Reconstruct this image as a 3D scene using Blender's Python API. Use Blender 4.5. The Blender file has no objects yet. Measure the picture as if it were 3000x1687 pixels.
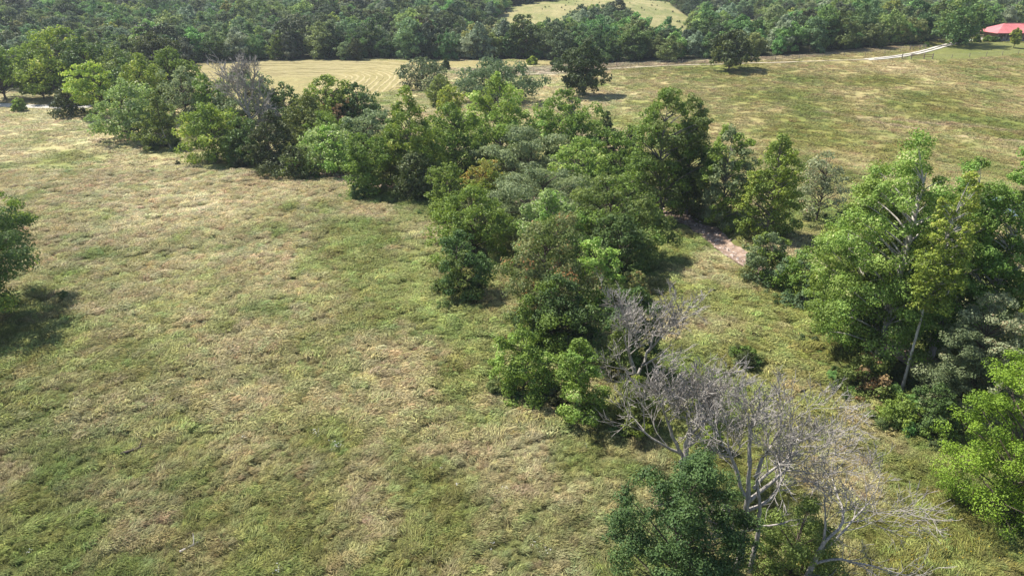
import bpy, math, random, time
import numpy as np

# ------------------------------------------------------------------ camera, sky, sun, exposure
scene = bpy.context.scene
col = scene.collection
CAM_H = 35.0
PITCH = 25.0
cam_data = bpy.data.cameras.new("camera")
cam_data.sensor_width = 36.0
cam_data.lens = 24.6
cam_data.clip_start = 0.5
cam_data.clip_end = 4000.0
cam = bpy.data.objects.new("camera", cam_data)
cam.location = (0.0, 0.0, CAM_H)
cam.rotation_euler = (math.radians(90.0 - PITCH), 0.0, 0.0)
col.objects.link(cam)
scene.camera = cam

SUN_ELEV = 54.0
SUN_AZ = math.atan2(-0.83, 0.56)          # measured from +Y towards +X: the sun stands beyond the field, to the left
world = bpy.data.worlds.new("World")
scene.world = world
world.use_nodes = True
wn = world.node_tree
sky = wn.nodes.new("ShaderNodeTexSky")
sky.sky_type = 'NISHITA'
sky.sun_disc = False
sky.sun_elevation = math.radians(SUN_ELEV)
sky.sun_rotation = SUN_AZ
bg = wn.nodes["Background"]
wn.links.new(sky.outputs[0], bg.inputs[0])
bg.inputs[1].default_value = 0.095

sun_data = bpy.data.lights.new("sun", 'SUN')
sun_data.energy = 5.0
sun_data.angle = math.radians(0.55)
sun_data.color = (1.0, 0.95, 0.86)
sun = bpy.data.objects.new("sun", sun_data)
ce = math.cos(math.radians(SUN_ELEV))
SUN_DIR = (math.sin(SUN_AZ) * ce, math.cos(SUN_AZ) * ce, math.sin(math.radians(SUN_ELEV)))
from mathutils import Vector
sun.rotation_euler = Vector(SUN_DIR).to_track_quat('Z', 'Y').to_euler()
sun.location = (-60, 120, 120)
col.objects.link(sun)

scene.view_settings.view_transform = 'Standard'
scene.view_settings.look = 'None'
scene.view_settings.exposure = 1.0
scene.view_settings.gamma = 1.0
scene.view_settings.use_curve_mapping = False
scene.cycles.max_bounces = 5
scene.cycles.diffuse_bounces = 2
scene.cycles.transmission_bounces = 3
scene.cycles.glossy_bounces = 2
scene.cycles.volume_bounces = 0
scene.cycles.transparent_max_bounces = 4

# ------------------------------------------------------------------ numeric helpers
def _hash(ix, iy, seed):
    h = (ix.astype(np.int64) * 374761393 + iy.astype(np.int64) * 668265263 + seed * 974634541) & 0xffffffff
    h = ((h ^ (h >> 13)) * 1274126177) & 0xffffffff
    h = h ^ (h >> 16)
    return (h & 0xffffff) / float(0xffffff)

def vnoise(x, y, seed=0):
    x = np.asarray(x, float); y = np.asarray(y, float)
    ix = np.floor(x); iy = np.floor(y)
    fx = x - ix; fy = y - iy
    fx = fx * fx * (3 - 2 * fx); fy = fy * fy * (3 - 2 * fy)
    ix = ix.astype(np.int64); iy = iy.astype(np.int64)
    a = _hash(ix, iy, seed); b = _hash(ix + 1, iy, seed)
    c = _hash(ix, iy + 1, seed); d = _hash(ix + 1, iy + 1, seed)
    return (a * (1 - fx) + b * fx) * (1 - fy) + (c * (1 - fx) + d * fx) * fy

def fbm(x, y, seed=0, octaves=4):
    s = 0.0; amp = 0.5; tot = 0.0
    x = np.asarray(x, float); y = np.asarray(y, float)
    for o in range(octaves):
        s = s + amp * vnoise(x, y, seed + o * 17); tot += amp
        x, y = x * 2.03 + 11.3, y * 2.03 - 7.1; amp *= 0.5
    return s / tot

def sstep(t):
    t = np.clip(t, 0.0, 1.0)
    return t * t * (3 - 2 * t)

def seg_dist(x, y, pts):
    """distance from points to a polyline"""
    x = np.asarray(x, float); y = np.asarray(y, float)
    best = np.full(np.broadcast(x, y).shape, 1e9)
    for (ax, ay), (bx, by) in zip(pts[:-1], pts[1:]):
        dx, dy = bx - ax, by - ay
        t = np.clip(((x - ax) * dx + (y - ay) * dy) / (dx * dx + dy * dy + 1e-9), 0, 1)
        best = np.minimum(best, np.hypot(x - ax - t * dx, y - ay - t * dy))
    return best

def in_poly(x, y, poly):
    x = np.asarray(x, float); y = np.asarray(y, float)
    ins = np.zeros(np.broadcast(x, y).shape, bool)
    n = len(poly)
    for i in range(n):
        x0, y0 = poly[i]; x1, y1 = poly[(i + 1) % n]
        c = ((y0 > y) != (y1 > y)) & (x < (x1 - x0) * (y - y0) / (y1 - y0 + 1e-12) + x0)
        ins ^= c
    return ins

CREEK = [(-37.5, 128.6), (-33.7, 126.0), (-22.9, 119.2), (-16.2, 116.0), (0.8, 110.0), (17.3, 107.0), (22.0, 104.6),
         (25.4, 101.8), (28.2, 97.4), (29.3, 91.5), (30.4, 85.2), (34.2, 73.5), (39.0, 62.5), (41.0, 54.0), (44.0, 48.0), (48.0, 42.0), (57.0, 34.0)]

def terrain(x, y):
    x = np.asarray(x, float); y = np.asarray(y, float)
    z = 8.4 * sstep((x - 0.0) / 120.0) * sstep((y - 118.0) / 160.0) * (1.0 - sstep((y - 305.0) / 60.0))
    z = z + 2.0 * sstep((y - 320.0) / 300.0)
    z = z + 13.0 * np.exp(-(((x - 58.0) / 90.0) ** 2 + ((y - 490.0) / 95.0) ** 2))
    z = z + 5.0 * sstep((-x - 60.0) / 200.0) * sstep((y - 300.0) / 200.0)
    z = z + 22.0 * sstep((y - 620.0) / 500.0) + 13.0 * (fbm(x / 120.0 + 3.3, y / 130.0, 19, 2) - .5) * sstep((y - 320.0) / 90.0)
    z = z + 0.55 * (fbm(x / 38.0, y / 38.0, 3, 3) - 0.5) * sstep((y + 40) / 30.0)
    z = z - 0.9 * (1.0 - sstep(seg_dist(x, y, CREEK) / 5.5)) * (1.0 - sstep((-x - 60.0) / 20.0))
    return z

def gz(x, y):
    return float(terrain(np.array([x]), np.array([y]))[0])

HAYFIELD = [(-134.69, 285.0), (-60.41, 286.0), (29.0, 277.5), (28.45, 272.0), (-22.68, 262.5), (-34.41, 233.0), (-34.39, 215.5), (-43.92, 203.5), (-63.54, 193.5), (-82.78, 193.0),
 (-106.63, 225.0)]
PALE_STRIP = [(-22.36, 258.5), (28.26, 270.0), (82.01, 246.5), (140.99, 258.0), (147.82, 263.0), (144.64, 257.0), (92.05, 237.5), (42.31, 248.0), (1.61, 244.0)]
LAWN = [(124.23, 232.5), (142.52, 253.0), (163.45, 268.0), (185.32, 267.0), (194.9, 267.5), (181.88, 248.5), (146.68, 232.0)]
CLEARING = [(-24.21, 324.5), (-19.08, 384.0), (0.47, 444.5), (33.19, 478.0), (133.27, 720.5), (103.1, 486.0), (101.71, 417.5), (68.3, 279.5), (51.25, 285.0), (50.36, 314.5),
 (59.14, 385.5), (46.15, 409.5), (31.82, 392.5), (21.32, 354.0), (2.09, 322.0)]
CLEARING_B = [(109.55, 417.5), (130.12, 452.0), (141.33, 434.0), (108.39, 305.5), (95.09, 277.0), (88.43, 292.5)]
CATTLE_PATHS = [[(75.56, 174.5), (81.94, 169.0), (88.12, 166.0), (96.63, 161.0), (106.36, 157.5), (113.73, 152.5)], [(81.29, 167.5), (86.42, 160.5), (92.47, 156.5)],
 [(84.06, 148.5), (97.05, 150.5), (108.81, 145.0)]]
DRIVE = [(112.65, 232.0), (122.89, 235.0), (138.58, 245.5), (156.03, 262.5), (169.29, 273.0), (178.85, 279.0)]
TRACKPTS = [(2.97, 246.0), (18.12, 250.5), (42.64, 250.0), (78.64, 235.5), (102.62, 232.0), (115.4, 232.5)]
LEFT_ROAD = [(-150.98, 192.0), (-141.73, 191.0), (-131.25, 188.0), (-119.42, 187.5), (-111.29, 188.0)]
POND = (82.0, 104.5, 9.0, 5.5)
GREEN_SPOTS = [(-22.94, 92.9, 6.7, 0.55), (-16.1, 79.0, 5.9, 0.9), (-10.26, 71.1, 4.1, 0.8), (-6.79, 67.2, 3.4, 0.7), (-20.32, 85.4, 5.2, 0.5), (-21.68, 60.5, 4.7, 0.35),
 (-4.18, 58.8, 4.3, 0.45), (-87.91, 135.0, 8.6, 0.45), (-47.64, 59.0, 6.2, 0.35), (-14.79, 46.4, 2.9, 0.35), (-26.43, 35.6, 8.0, 0.2), (-7.97, 37.4, 6.9, 0.2),
 (-51.21, 98.2, 11.8, -0.25), (-42.97, 114.4, 13.5, -0.35), (-96.32, 173.0, 23.4, -0.3), (-20.86, 103.5, 3.7, -0.4), (-1.15, 42.4, 3.6, -0.3), (-11.13, 39.4, 3.2, -0.25),
 (-24.84, 60.5, 6.3, -0.3), (-47.96, 73.4, 7.4, -0.25), (27.06, 86.2, 4.8, -0.2), (18.81, 62.8, 4.9, -0.1), (15.93, 58.8, 3.9, 0.3), (34.45, 63.1, 2.5, 0.4),
 (35.11, 72.8, 2.3, 0.35), (23.58, 43.8, 3.7, -0.25), (25.6, 41.4, 2.4, -0.2), (15.55, 39.4, 3.4, 0.2), (31.02, 41.5, 3.6, 0.25), (35.84, 46.3, 1.9, 0.3),
 (22.17, 88.2, 2.2, 0.4), (78.93, 186.0, 9.4, 0.2), (101.4, 179.5, 10.1, 0.25), (108.05, 165.0, 8.4, 0.3), (111.55, 154.5, 6.2, 0.35), (62.18, 153.5, 7.0, 0.3),
 (66.49, 179.5, 6.1, -0.3), (110.42, 221.5, 11.0, -0.2)]
SHADE_SPOTS = [(-71.83, 144.0, 5.7), (-57.33, 133.5, 8.9), (-50.86, 131.5, 5.3), (-44.14, 127.0, 6.9), (-39.05, 122.5, 4.9), (-41.15, 141.0, 7.5), (-36.08, 135.0, 6.6),
 (-33.65, 127.5, 7.4), (-27.73, 132.0, 6.7), (-24.11, 112.6, 5.6), (-16.93, 115.8, 7.0), (-15.82, 110.1, 4.5), (-21.21, 119.2, 4.8), (-9.98, 124.0, 7.2),
 (-1.99, 132.0, 9.6), (10.47, 132.0, 8.8), (1.54, 119.8, 10.8), (18.42, 136.5, 4.0), (21.25, 129.0, 3.1), (17.22, 113.8, 5.9), (22.81, 100.9, 8.0), (26.98, 103.3, 5.1),
 (31.04, 97.2, 4.9), (35.3, 91.3, 4.8), (44.93, 97.9, 4.7), (-9.8, 100.5, 4.6), (-4.58, 105.4, 4.8), (4.16, 96.0, 12.0), (11.06, 108.1, 5.9), (12.4, 85.3, 7.6),
 (-5.12, 85.2, 6.6), (4.12, 81.3, 5.7), (12.86, 77.2, 5.2), (-5.93, 73.7, 4.8), (3.74, 67.2, 7.0), (9.09, 71.1, 3.6), (4.26, 61.1, 5.2), (13.7, 71.2, 2.2),
 (11.33, 56.6, 3.8), (0.96, 52.9, 3.5), (5.33, 49.6, 3.5), (9.93, 47.6, 2.4), (22.27, 58.0, 1.6), (15.64, 44.8, 1.1), (34.1, 56.7, 7.4), (34.69, 52.6, 2.8),
 (33.25, 60.4, 5.5), (41.5, 60.0, 6.7), (44.92, 58.8, 4.7), (46.93, 52.1, 3.9), (35.52, 68.8, 6.0), (30.67, 77.0, 4.4), (33.17, 72.6, 4.2), (38.74, 49.8, 4.8),
 (33.6, 36.9, 5.5), (31.42, 52.9, 2.8), (34.11, 47.3, 2.6), (32.22, 48.1, 2.2), (33.96, 45.8, 1.8), (-58.9, 67.4, 10.7), (9.72, 29.5, 4.6), (17.34, 32.0, 3.3)]
WOOD_X = [-259.89, -201.07, -151.07, -135.79, -127.76, -120.2, -122.06, -91.24, -44.68, 1.87, 28.36, 44.06, 63.15, 82.01, 108.9, 143.05, 175.16, 214.82, 358.23]
WOOD_Y = [237.5, 229.5, 211.5, 209.5, 225.0, 246.5, 277.0, 285.0, 285.0, 286.5, 271.0, 259.0, 251.0, 246.5, 247.5, 262.0, 293.5, 305.5, 415.0]
TREES = [('oak_tree', 'large dark green tree at the left edge behind the gravel road', 'tree', 'oak', 'mid', -140.79, 198.5, 16.87, 18.24, 0.16, {}),
  ('broadleaf_tree', 'pointed mid green tree just right of the left edge, behind the gravel road', 'tree', 'syc', 'mid', -130.66, 199.5, 11.61, 13.16, 0.1, {}),
  ('oak_tree', 'tall tree with yellow green top above the gravel road at far left', 'tree', 'oak', 'yellowgreen', -124.53, 201.0, 18.47, 23.36, 0.12, {'pal2': 'mid', 'mix2': 0.55}),
  ('oak_tree', 'dark full tree right of the yellow green top behind the gravel road', 'tree', 'oak', 'deep', -116.46, 198.5, 16.09, 19.28, 0.1, {}),
  ('oak_tree', 'dull brownish green tree behind the yellow locust at left', 'tree', 'oak', 'olive', -106.27, 196.5, 13.83, 21.44, 0.1, {}),
  ('cedar_tree', 'low dark cedar at the end of the gravel road', 'tree', 'shrub', 'cedar', -110.48, 177.0, 6.67, 10.17, 0.0, {}),
  ('locust_tree', 'yellow tinged locust between the low cedar and the pale sycamore', 'tree', 'locust', 'yellowgreen', -103.18, 179.0, 12.69, 14.77, 0.06, {}),
  ('broadleaf_tree', 'dark green tree tucked behind the yellow locust at left', 'tree', 'oak', 'deep', -94.88, 177.0, 13.48, 10.42, 0.05, {}),
  ('sycamore_tree', 'bright yellow green tree rising at the left end of the creek row', 'tree', 'syc', 'yellowgreen', -87.31, 171.0, 15.13, 14.11, 0.06, {}),
  ('oak_tree', 'dark round tree beside the left edge of the mown hayfield', 'tree', 'oak', 'mid', -84.42, 177.0, 15.31, 15.26, 0.1, {}),
  ('roadside_bush', 'small round light green bush by the gravel road at far left', 'shrub', 'shrub', 'bright', -126.2, 182.0, 3.18, 4.1, 0.0, {}),
  ('silver_maple', 'pale silvery green tree at the left end of the creek row', 'tree', 'syc', 'silver', -82.11, 151.0, 12.65, 16.23, 0.03, {}),
  ('cedar_tree', 'dark olive cedar behind a leaning white stem in the left creek row', 'tree', 'cedar', 'olive', -71.83, 144.0, 11.03, 10.28, 0.0, {}),
  ('broadleaf_tree', 'thin greyish tree with half bare crown behind the olive cedar', 'tree', 'oak', 'grey', -73.56, 160.0, 13.93, 12.03, 0.12, {'dens': 0.55}),
  ('broadleaf_tree', 'green tree with yellow lit clumps in front of the tall bare tree, left creek row', 'tree', 'oak', 'mid', -57.33, 133.5, 10.16, 16.17, 0.02, {'pal2': 'yellowgreen', 'mix2': 0.35}),  # second palette paints sunlight on the clumps as leaf colour
  ('broadleaf_tree', 'low dark green tree at the meadow edge left of the pointed cedar', 'tree', 'oak', 'deep', -50.86, 131.5, 8.33, 9.6, 0.02, {}),
  ('broadleaf_tree', 'green tree behind the left creek row against the hayfield', 'tree', 'oak', 'mid', -66.71, 158.0, 12.48, 11.91, 0.05, {}),
  ('broadleaf_tree', 'grey green tree whose top stands behind the bare tree', 'tree', 'oak', 'grey', -58.0, 157.5, 13.52, 16.22, 0.05, {'dens': 0.8}),
  ('cedar_tree', 'broad pointed dark cedar in the middle of the left creek row', 'tree', 'cedar', 'cedar', -44.14, 127.0, 10.58, 12.51, 0.0, {}),
  ('cedar_tree', 'squat rounded dark cedar standing out into the meadow', 'tree', 'shrub', 'cedar', -39.05, 122.5, 5.28, 8.89, 0.0, {'pal2': 'olive', 'mix2': 0.4}),
  ('broadleaf_tree', 'dark green tree right of the tall bare tree, against the hayfield', 'tree', 'oak', 'deep', -50.39, 157.5, 10.39, 11.27, 0.05, {}),
  ('oak_tree', 'bushy green tree topping the creek row before the hayfield', 'tree', 'oak', 'mid', -39.61, 153.5, 12.99, 14.02, 0.05, {}),
  ('broadleaf_tree', 'tree with pinkish brown fading leaves in the creek row', 'tree', 'oak', 'brown', -36.81, 151.5, 9.89, 9.07, 0.05, {'pal2': 'olive', 'mix2': 0.5}),
  ('oak_tree', 'dark green tree at the right of the bushy green tree before the hayfield', 'tree', 'oak', 'deep', -33.05, 153.5, 11.26, 11.62, 0.05, {}),
  ('broadleaf_tree', 'olive green tree in the middle of the creek row below the bushy tree', 'tree', 'oak', 'olive', -41.15, 141.0, 11.03, 13.58, 0.03, {}),
  ('broadleaf_tree', 'deep green tree in the thick of the creek row below the pinkish tree', 'tree', 'oak', 'mid', -36.08, 135.0, 8.74, 12.0, 0.03, {}),
  ('sycamore_tree', 'low bright light green tree overhanging the first gravel gap of the creek', 'tree', 'syc', 'silver', -33.65, 127.5, 9.15, 13.5, 0.1, {'pal2': 'bright', 'mix2': 0.5}),
  ('locust_tree', 'feathery grey green tree right of the bright low tree in the creek row', 'tree', 'locust', 'grey', -27.73, 132.0, 10.14, 12.27, 0.08, {}),
  ('broadleaf_tree', 'upright green tree at the meadow edge between two gravel gaps', 'tree', 'column', 'mid', -24.11, 112.6, 10.08, 10.18, 0.04, {'pal2': 'yellowgreen', 'mix2': 0.2}),
  ('sycamore_tree', 'tall yellow green sycamore leaning over the creek near the hayfield corner', 'tree', 'syc', 'yellowgreen', -16.93, 115.8, 17.46, 12.68, 0.06, {'pal2': 'mid', 'mix2': 0.4}),
  ('cedar_tree', 'dark narrow cedar at the meadow edge below the tall yellow green sycamore', 'tree', 'column', 'cedar', -15.82, 110.1, 7.43, 8.21, 0.02, {}),
  ('broadleaf_tree', 'dark green tree between the upright tree and the tall yellow green sycamore', 'tree', 'oak', 'olive', -21.21, 119.2, 9.78, 8.79, 0.06, {}),
  ('oak_tree', 'rounded grey green tree at the corner of the mown hayfield', 'tree', 'oak', 'blue', -26.44, 217.0, 8.59, 18.28, 0.02, {'pal2': 'pale', 'mix2': 0.25}),
  ('broadleaf_tree', 'narrow dull olive tree below the hayfield corner tree', 'tree', 'column', 'olive', -19.66, 190.0, 7.76, 8.68, 0.03, {}),
  ('broadleaf_tree', 'light olive tree just left of the dark domed oak', 'tree', 'oak', 'yellowgreen', -15.37, 175.0, 7.62, 9.14, 0.05, {}),
  ('oak_tree', 'dark blue green domed oak standing behind the middle of the creek row', 'tree', 'oak', 'blue', -4.4, 197.5, 10.21, 26.6, 0.06, {}),
  ('cedar_tree', 'tiny dark cedar alone on the hayfield', 'tree', 'cedar', 'cedar', -23.35, 258.5, 3.47, 4.06, 0.0, {}),
  ('field_bush', 'small yellow green bush at the far right end of the hayfield', 'shrub', 'shrub', 'yellowgreen', 7.54, 271.0, 2.83, 4.46, 0.05, {}),
  ('field_bush', 'small dark green bush beside the tall lone oak', 'shrub', 'shrub', 'deep', 16.09, 268.0, 2.23, 4.26, 0.0, {}),
  ('oak_tree', 'tall lone dark oak with ragged lower limbs on the pasture', 'tree', 'oak', 'darkoak', 20.36, 203.5, 14.96, 14.34, 0.1, {'dens': 1.6}),
  ('oak_tree', 'broad lone oak on the ridge beside the farm track', 'tree', 'oak', 'darkoak', 67.95, 228.0, 11.99, 15.9, 0.17, {'dens': 1.5, 'pal2': 'olive', 'mix2': 0.3}),
  ('broadleaf_tree', 'dark leafy tree right of the tall yellow green sycamore in the creek row', 'tree', 'oak', 'mid', -9.98, 124.0, 12.54, 13.06, 0.03, {'pal2': 'bright', 'mix2': 0.2}),
  ('sycamore_tree', 'big sunlit yellow green sycamore in the centre of the creek row', 'tree', 'syc', 'bright', -1.99, 132.0, 16.15, 17.44, 0.05, {'pal2': 'mid', 'mix2': 0.3}),
  ('sycamore_tree', 'green sycamore between the central sunlit one and the dark cedars', 'tree', 'syc', 'mid', 10.47, 132.0, 13.65, 15.92, 0.05, {'pal2': 'bright', 'mix2': 0.25}),
  ('locust_tree', 'spreading grey green locust below the central sycamores', 'tree', 'locust', 'grey', 1.54, 119.8, 8.73, 19.61, 0.05, {'dens': 1.2}),
  ('cedar_tree', 'dark pointed cedar against the pasture right of the creek row centre', 'tree', 'cedar', 'cedar', 18.42, 136.5, 8.62, 7.33, 0.0, {}),
  ('cedar_tree', 'second dark cedar just left of the tall two topped sycamore', 'tree', 'cedar', 'cedar', 21.25, 129.0, 7.58, 5.61, 0.0, {}),
  ('broadleaf_tree', 'green tree at the left foot of the tall two topped sycamore', 'tree', 'oak', 'mid', 17.22, 113.8, 9.71, 10.75, 0.03, {}),
  ('sycamore_tree', 'tall two topped dark sycamore standing by the creek bend', 'tree', 'syc', 'olive', 22.81, 100.9, 19.44, 14.46, 0.05, {'pal2': 'mid', 'mix2': 0.5}),
  ('sycamore_tree', 'dark right hand top of the two topped sycamore by the creek', 'tree', 'syc', 'deep', 26.98, 103.3, 16.87, 9.33, 0.08, {'pal2': 'olive', 'mix2': 0.4}),
  ('sycamore_tree', 'grey green tree with pale upper stem on the far creek bank', 'tree', 'column', 'grey', 31.04, 97.2, 14.81, 8.88, 0.04, {'pal2': 'mid', 'mix2': 0.6}),
  ('sycamore_tree', 'narrow yellow green tree on the far creek bank', 'tree', 'column', 'yellowgreen', 35.3, 91.3, 14.3, 8.76, 0.04, {'pal2': 'mid', 'mix2': 0.45}),
  ('locust_tree', 'thin airy olive tree left of the big sycamores on the right', 'tree', 'oak', 'pale', 44.93, 97.9, 10.41, 8.58, 0.22, {'dens': 0.45}),
  ('broadleaf_tree', 'green tree at the left edge of the central clump by the meadow', 'tree', 'column', 'mid', -9.8, 100.5, 7.77, 8.41, 0.03, {}),
  ('maple_tree', 'small tree turning yellow and orange in the central clump', 'tree', 'oak', 'yellow', -4.58, 105.4, 7.32, 8.78, 0.1, {'pal2': 'yellowgreen', 'mix2': 0.45}),
  ('locust_tree', 'wide flat topped grey green locust in the central clump', 'tree', 'locust', 'grey', 4.16, 96.0, 8.54, 21.77, 0.05, {'dens': 1.25}),
  ('sycamore_tree', 'bright green pointed sycamore above the flat topped locust', 'tree', 'syc', 'bright', 11.06, 108.1, 11.26, 10.72, 0.05, {}),
  ('oak_tree', 'broad olive green tree at the right of the central clump', 'tree', 'oak', 'olive', 12.4, 85.3, 10.48, 13.77, 0.03, {'pal2': 'mid', 'mix2': 0.35}),
  ('broadleaf_tree', 'deep green tree at the left of the central clump beside the bright meadow patch', 'tree', 'oak', 'mid', -5.12, 85.2, 9.16, 11.98, 0.03, {}),
  ('sycamore_tree', 'pale sunlit sycamore crown in front of the flat topped locust', 'tree', 'syc', 'silver', 4.12, 81.3, 9.68, 10.45, 0.05, {'pal2': 'bright', 'mix2': 0.5}),
  ('oak_tree', 'dark shaded tree overhanging the grassy strip at the right of the central clump', 'tree', 'oak', 'deep', 12.86, 77.2, 8.32, 9.37, 0.02, {}),
  ('hawthorn_tree', 'dark olive tree with low spreading limbs at the meadow edge, left of the central clump', 'tree', 'shrub', 'deep', -5.93, 73.7, 7.35, 8.65, 0.02, {'pal2': 'olive', 'mix2': 0.4}),
  ('oak_tree', 'half dying tree with rusty brown leaf tips in the central clump', 'tree', 'oak', 'olive', 3.74, 67.2, 11.38, 12.71, 0.06, {'pal2': 'rust', 'mix2': 0.55, 'dens': 0.8}),
  ('mulberry_tree', 'fresh bright green young tree right of the rusty tipped tree', 'tree', 'oak', 'bright', 9.09, 71.1, 7.45, 6.57, 0.04, {}),
  ('broadleaf_tree', 'dark mixed green tree below the rusty tipped tree', 'tree', 'oak', 'mid', 4.26, 61.1, 7.82, 9.39, 0.02, {'pal2': 'deep', 'mix2': 0.5}),
  ('sumac_shrub', 'reddish brown tipped shrub at the edge of the grassy strip', 'shrub', 'shrub', 'rust', 13.7, 71.2, 3.88, 4.0, 0.0, {}),
  ('oak_tree', 'shadowy green tree behind the first bare dead tree', 'tree', 'shrub', 'deep', 11.33, 56.6, 8.66, 6.94, 0.02, {'pal2': 'olive', 'mix2': 0.4}),
  ('mulberry_tree', 'deep green rounded bushy tree at the meadow edge, lowest left of the clump', 'tree', 'shrub', 'mid', 0.96, 52.9, 6.44, 6.44, 0.0, {'pal2': 'bright', 'mix2': 0.25}),
  ('mulberry_tree', 'leafy green tree with drooping sprays, lowest of the central clump', 'tree', 'shrub', 'mid', 5.33, 49.6, 7.3, 6.29, 0.0, {'pal2': 'bright', 'mix2': 0.3}),
  ('cedar_shrub', 'yellowish olive shrub at the foot of the first bare dead tree', 'shrub', 'column', 'olive', 9.93, 47.6, 4.63, 4.36, 0.0, {'pal2': 'yellowgreen', 'mix2': 0.3}),
  ('lone_bush', 'small dark green bush alone on the grassy strip', 'shrub', 'shrub', 'mid', 22.27, 58.0, 1.71, 2.98, 0.0, {}),
  ('cedar_sapling', 'young yellow green cedar between the bare dead trees', 'shrub', 'cedar', 'yellowgreen', 15.64, 44.8, 4.11, 1.95, 0.0, {}),
  ('sycamore_tree', 'huge bright sycamore forming the left of the right hand clump', 'tree', 'syc', 'bright', 34.1, 56.7, 21.76, 13.4, 0.1, {'pal2': 'mid', 'mix2': 0.4, 'bark': 'w'}),
  ('sycamore_tree', 'white stemmed sycamore in front of the right hand clump', 'tree', 'syc', 'yellowgreen', 34.69, 52.6, 19.96, 5.17, 0.42, {'bark': 'w', 'lean': (0.045, 0.02), 'dens': 0.7, 'tk': 0.55}),
  ('sycamore_tree', 'leafy sycamore between the huge left one and the grassy strip, right hand clump', 'tree', 'syc', 'mid', 33.25, 60.4, 18.17, 10.07, 0.08, {'pal2': 'bright', 'mix2': 0.45, 'bark': 'w'}),
  ('sycamore_tree', 'dense sycamore in the middle of the right hand clump', 'tree', 'syc', 'mid', 41.5, 60.0, 19.8, 12.1, 0.08, {'pal2': 'bright', 'mix2': 0.4, 'bark': 'w'}),
  ('sycamore_tree', 'tall sycamore topping the right of the right hand clump', 'tree', 'syc', 'bright', 44.92, 58.8, 20.83, 8.59, 0.08, {'pal2': 'mid', 'mix2': 0.45, 'bark': 'w'}),
  ('sycamore_tree', 'shaded sycamore at the right edge of the photo', 'tree', 'syc', 'mid', 46.93, 52.1, 16.0, 7.09, 0.06, {'bark': 'w'}),
  ('sycamore_tree', 'low spreading yellow green sycamore limbs at the left of the right hand clump', 'tree', 'oak', 'yellowgreen', 35.52, 68.8, 11.16, 10.91, 0.1, {'pal2': 'mid', 'mix2': 0.45}),
  ('vine_thicket', 'green vine covered thicket at the right bank of the gravel creek', 'shrub', 'shrub', 'mid', 30.67, 77.0, 6.41, 7.96, 0.0, {'pal2': 'blue', 'mix2': 0.4}),
  ('vine_thicket', 'grey green thicket at the foot of the right hand clump', 'shrub', 'shrub', 'blue', 33.17, 72.6, 6.16, 7.59, 0.0, {'pal2': 'mid', 'mix2': 0.5}),
  ('locust_tree', 'pale dusty grey green locust in front of the right hand clump', 'tree', 'oak', 'pale', 38.74, 49.8, 11.12, 8.8, 0.0, {'pal2': 'grey', 'mix2': 0.35, 'dens': 1.3}),
  ('walnut_tree', 'vivid lime green tree at the lower right edge', 'tree', 'oak', 'lime', 33.6, 36.9, 13.88, 10.07, 0.03, {'dens': 1.1}),
  ('undergrowth_shrub', 'dark shrub at the foot of the white stemmed sycamore', 'shrub', 'shrub', 'olive', 31.42, 52.9, 3.48, 5.13, 0.0, {'pal2': 'brown', 'mix2': 0.3}),
  ('undergrowth_shrub', 'shaded green shrub right of the white sycamore stem', 'shrub', 'shrub', 'deep', 34.11, 47.3, 4.6, 4.68, 0.0, {}),
  ('undergrowth_shrub', 'low green shrub on the bank below the white stemmed sycamore', 'shrub', 'shrub', 'mid', 32.22, 48.1, 2.37, 4.04, 0.0, {}),
  ('undergrowth_shrub', 'low green brush left of the lime green tree', 'shrub', 'shrub', 'mid', 33.96, 45.8, 1.87, 3.2, 0.0, {}),
  ('walnut_tree', 'dark green tree reaching in from the left edge with its shadow below', 'tree', 'oak', 'deep', -58.9, 67.4, 14.38, 19.4, 0.14, {'pal2': 'yellowgreen', 'mix2': 0.3, 'nl': 0.7}),  # yellow green clumps paint the sunlit crown edges into the leaf colour
  ('oak_tree', 'living deep green oak limbs beside the big dead tree at the bottom', 'tree', 'oak', 'oakgreen', 9.72, 29.5, 11.39, 8.41, 0.05, {'dens': 1.25, 'nl': 0.7, 'lf': 1.2, 'pal2': 'deep', 'mix2': 0.2}),
  ('front_shrub', 'dark olive shrub with yellow tips right of the dead trunks', 'shrub', 'shrub', 'olive', 17.34, 32.0, 6.19, 5.95, 0.0, {'pal2': 'yellow', 'mix2': 0.18, 'dens': 0.8}),
  ('oak_tree', 'large shade oak beside the drive near the red roofed house', 'tree', 'oak', 'deep', 156.88, 262.5, 15.3, 23.42, 0.05, {'pal2': 'olive', 'mix2': 0.4}),
  ('cedar_tree', 'small dark cedar standing by the gravel drive on the lawn', 'tree', 'cedar', 'deep', 161.57, 264.5, 5.35, 5.22, 0.08, {}),
  ('cedar_sapling', 'very small cedar near the house end of the drive', 'shrub', 'cedar', 'mid', 168.5, 268.0, 2.57, 2.32, 0.0, {}),
  ('hedge_bush', 'round green bush at the corner of the house, left one', 'shrub', 'shrub', 'mid', 173.62, 269.5, 1.73, 3.57, 0.0, {}),
  ('hedge_bush', 'round green bush at the corner of the house, right one', 'shrub', 'shrub', 'deep', 176.23, 269.5, 1.46, 3.25, 0.0, {}),
  ('young_tree', 'slender young tree on the lawn in front of the porch', 'tree', 'syc', 'yellowgreen', 172.82, 253.5, 6.39, 3.88, 0.25, {}),
  ('fence_bush', 'small dark bush beside the fence above the drive', 'shrub', 'shrub', 'deep', 143.97, 256.0, 1.38, 1.55, 0.0, {})]
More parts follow.
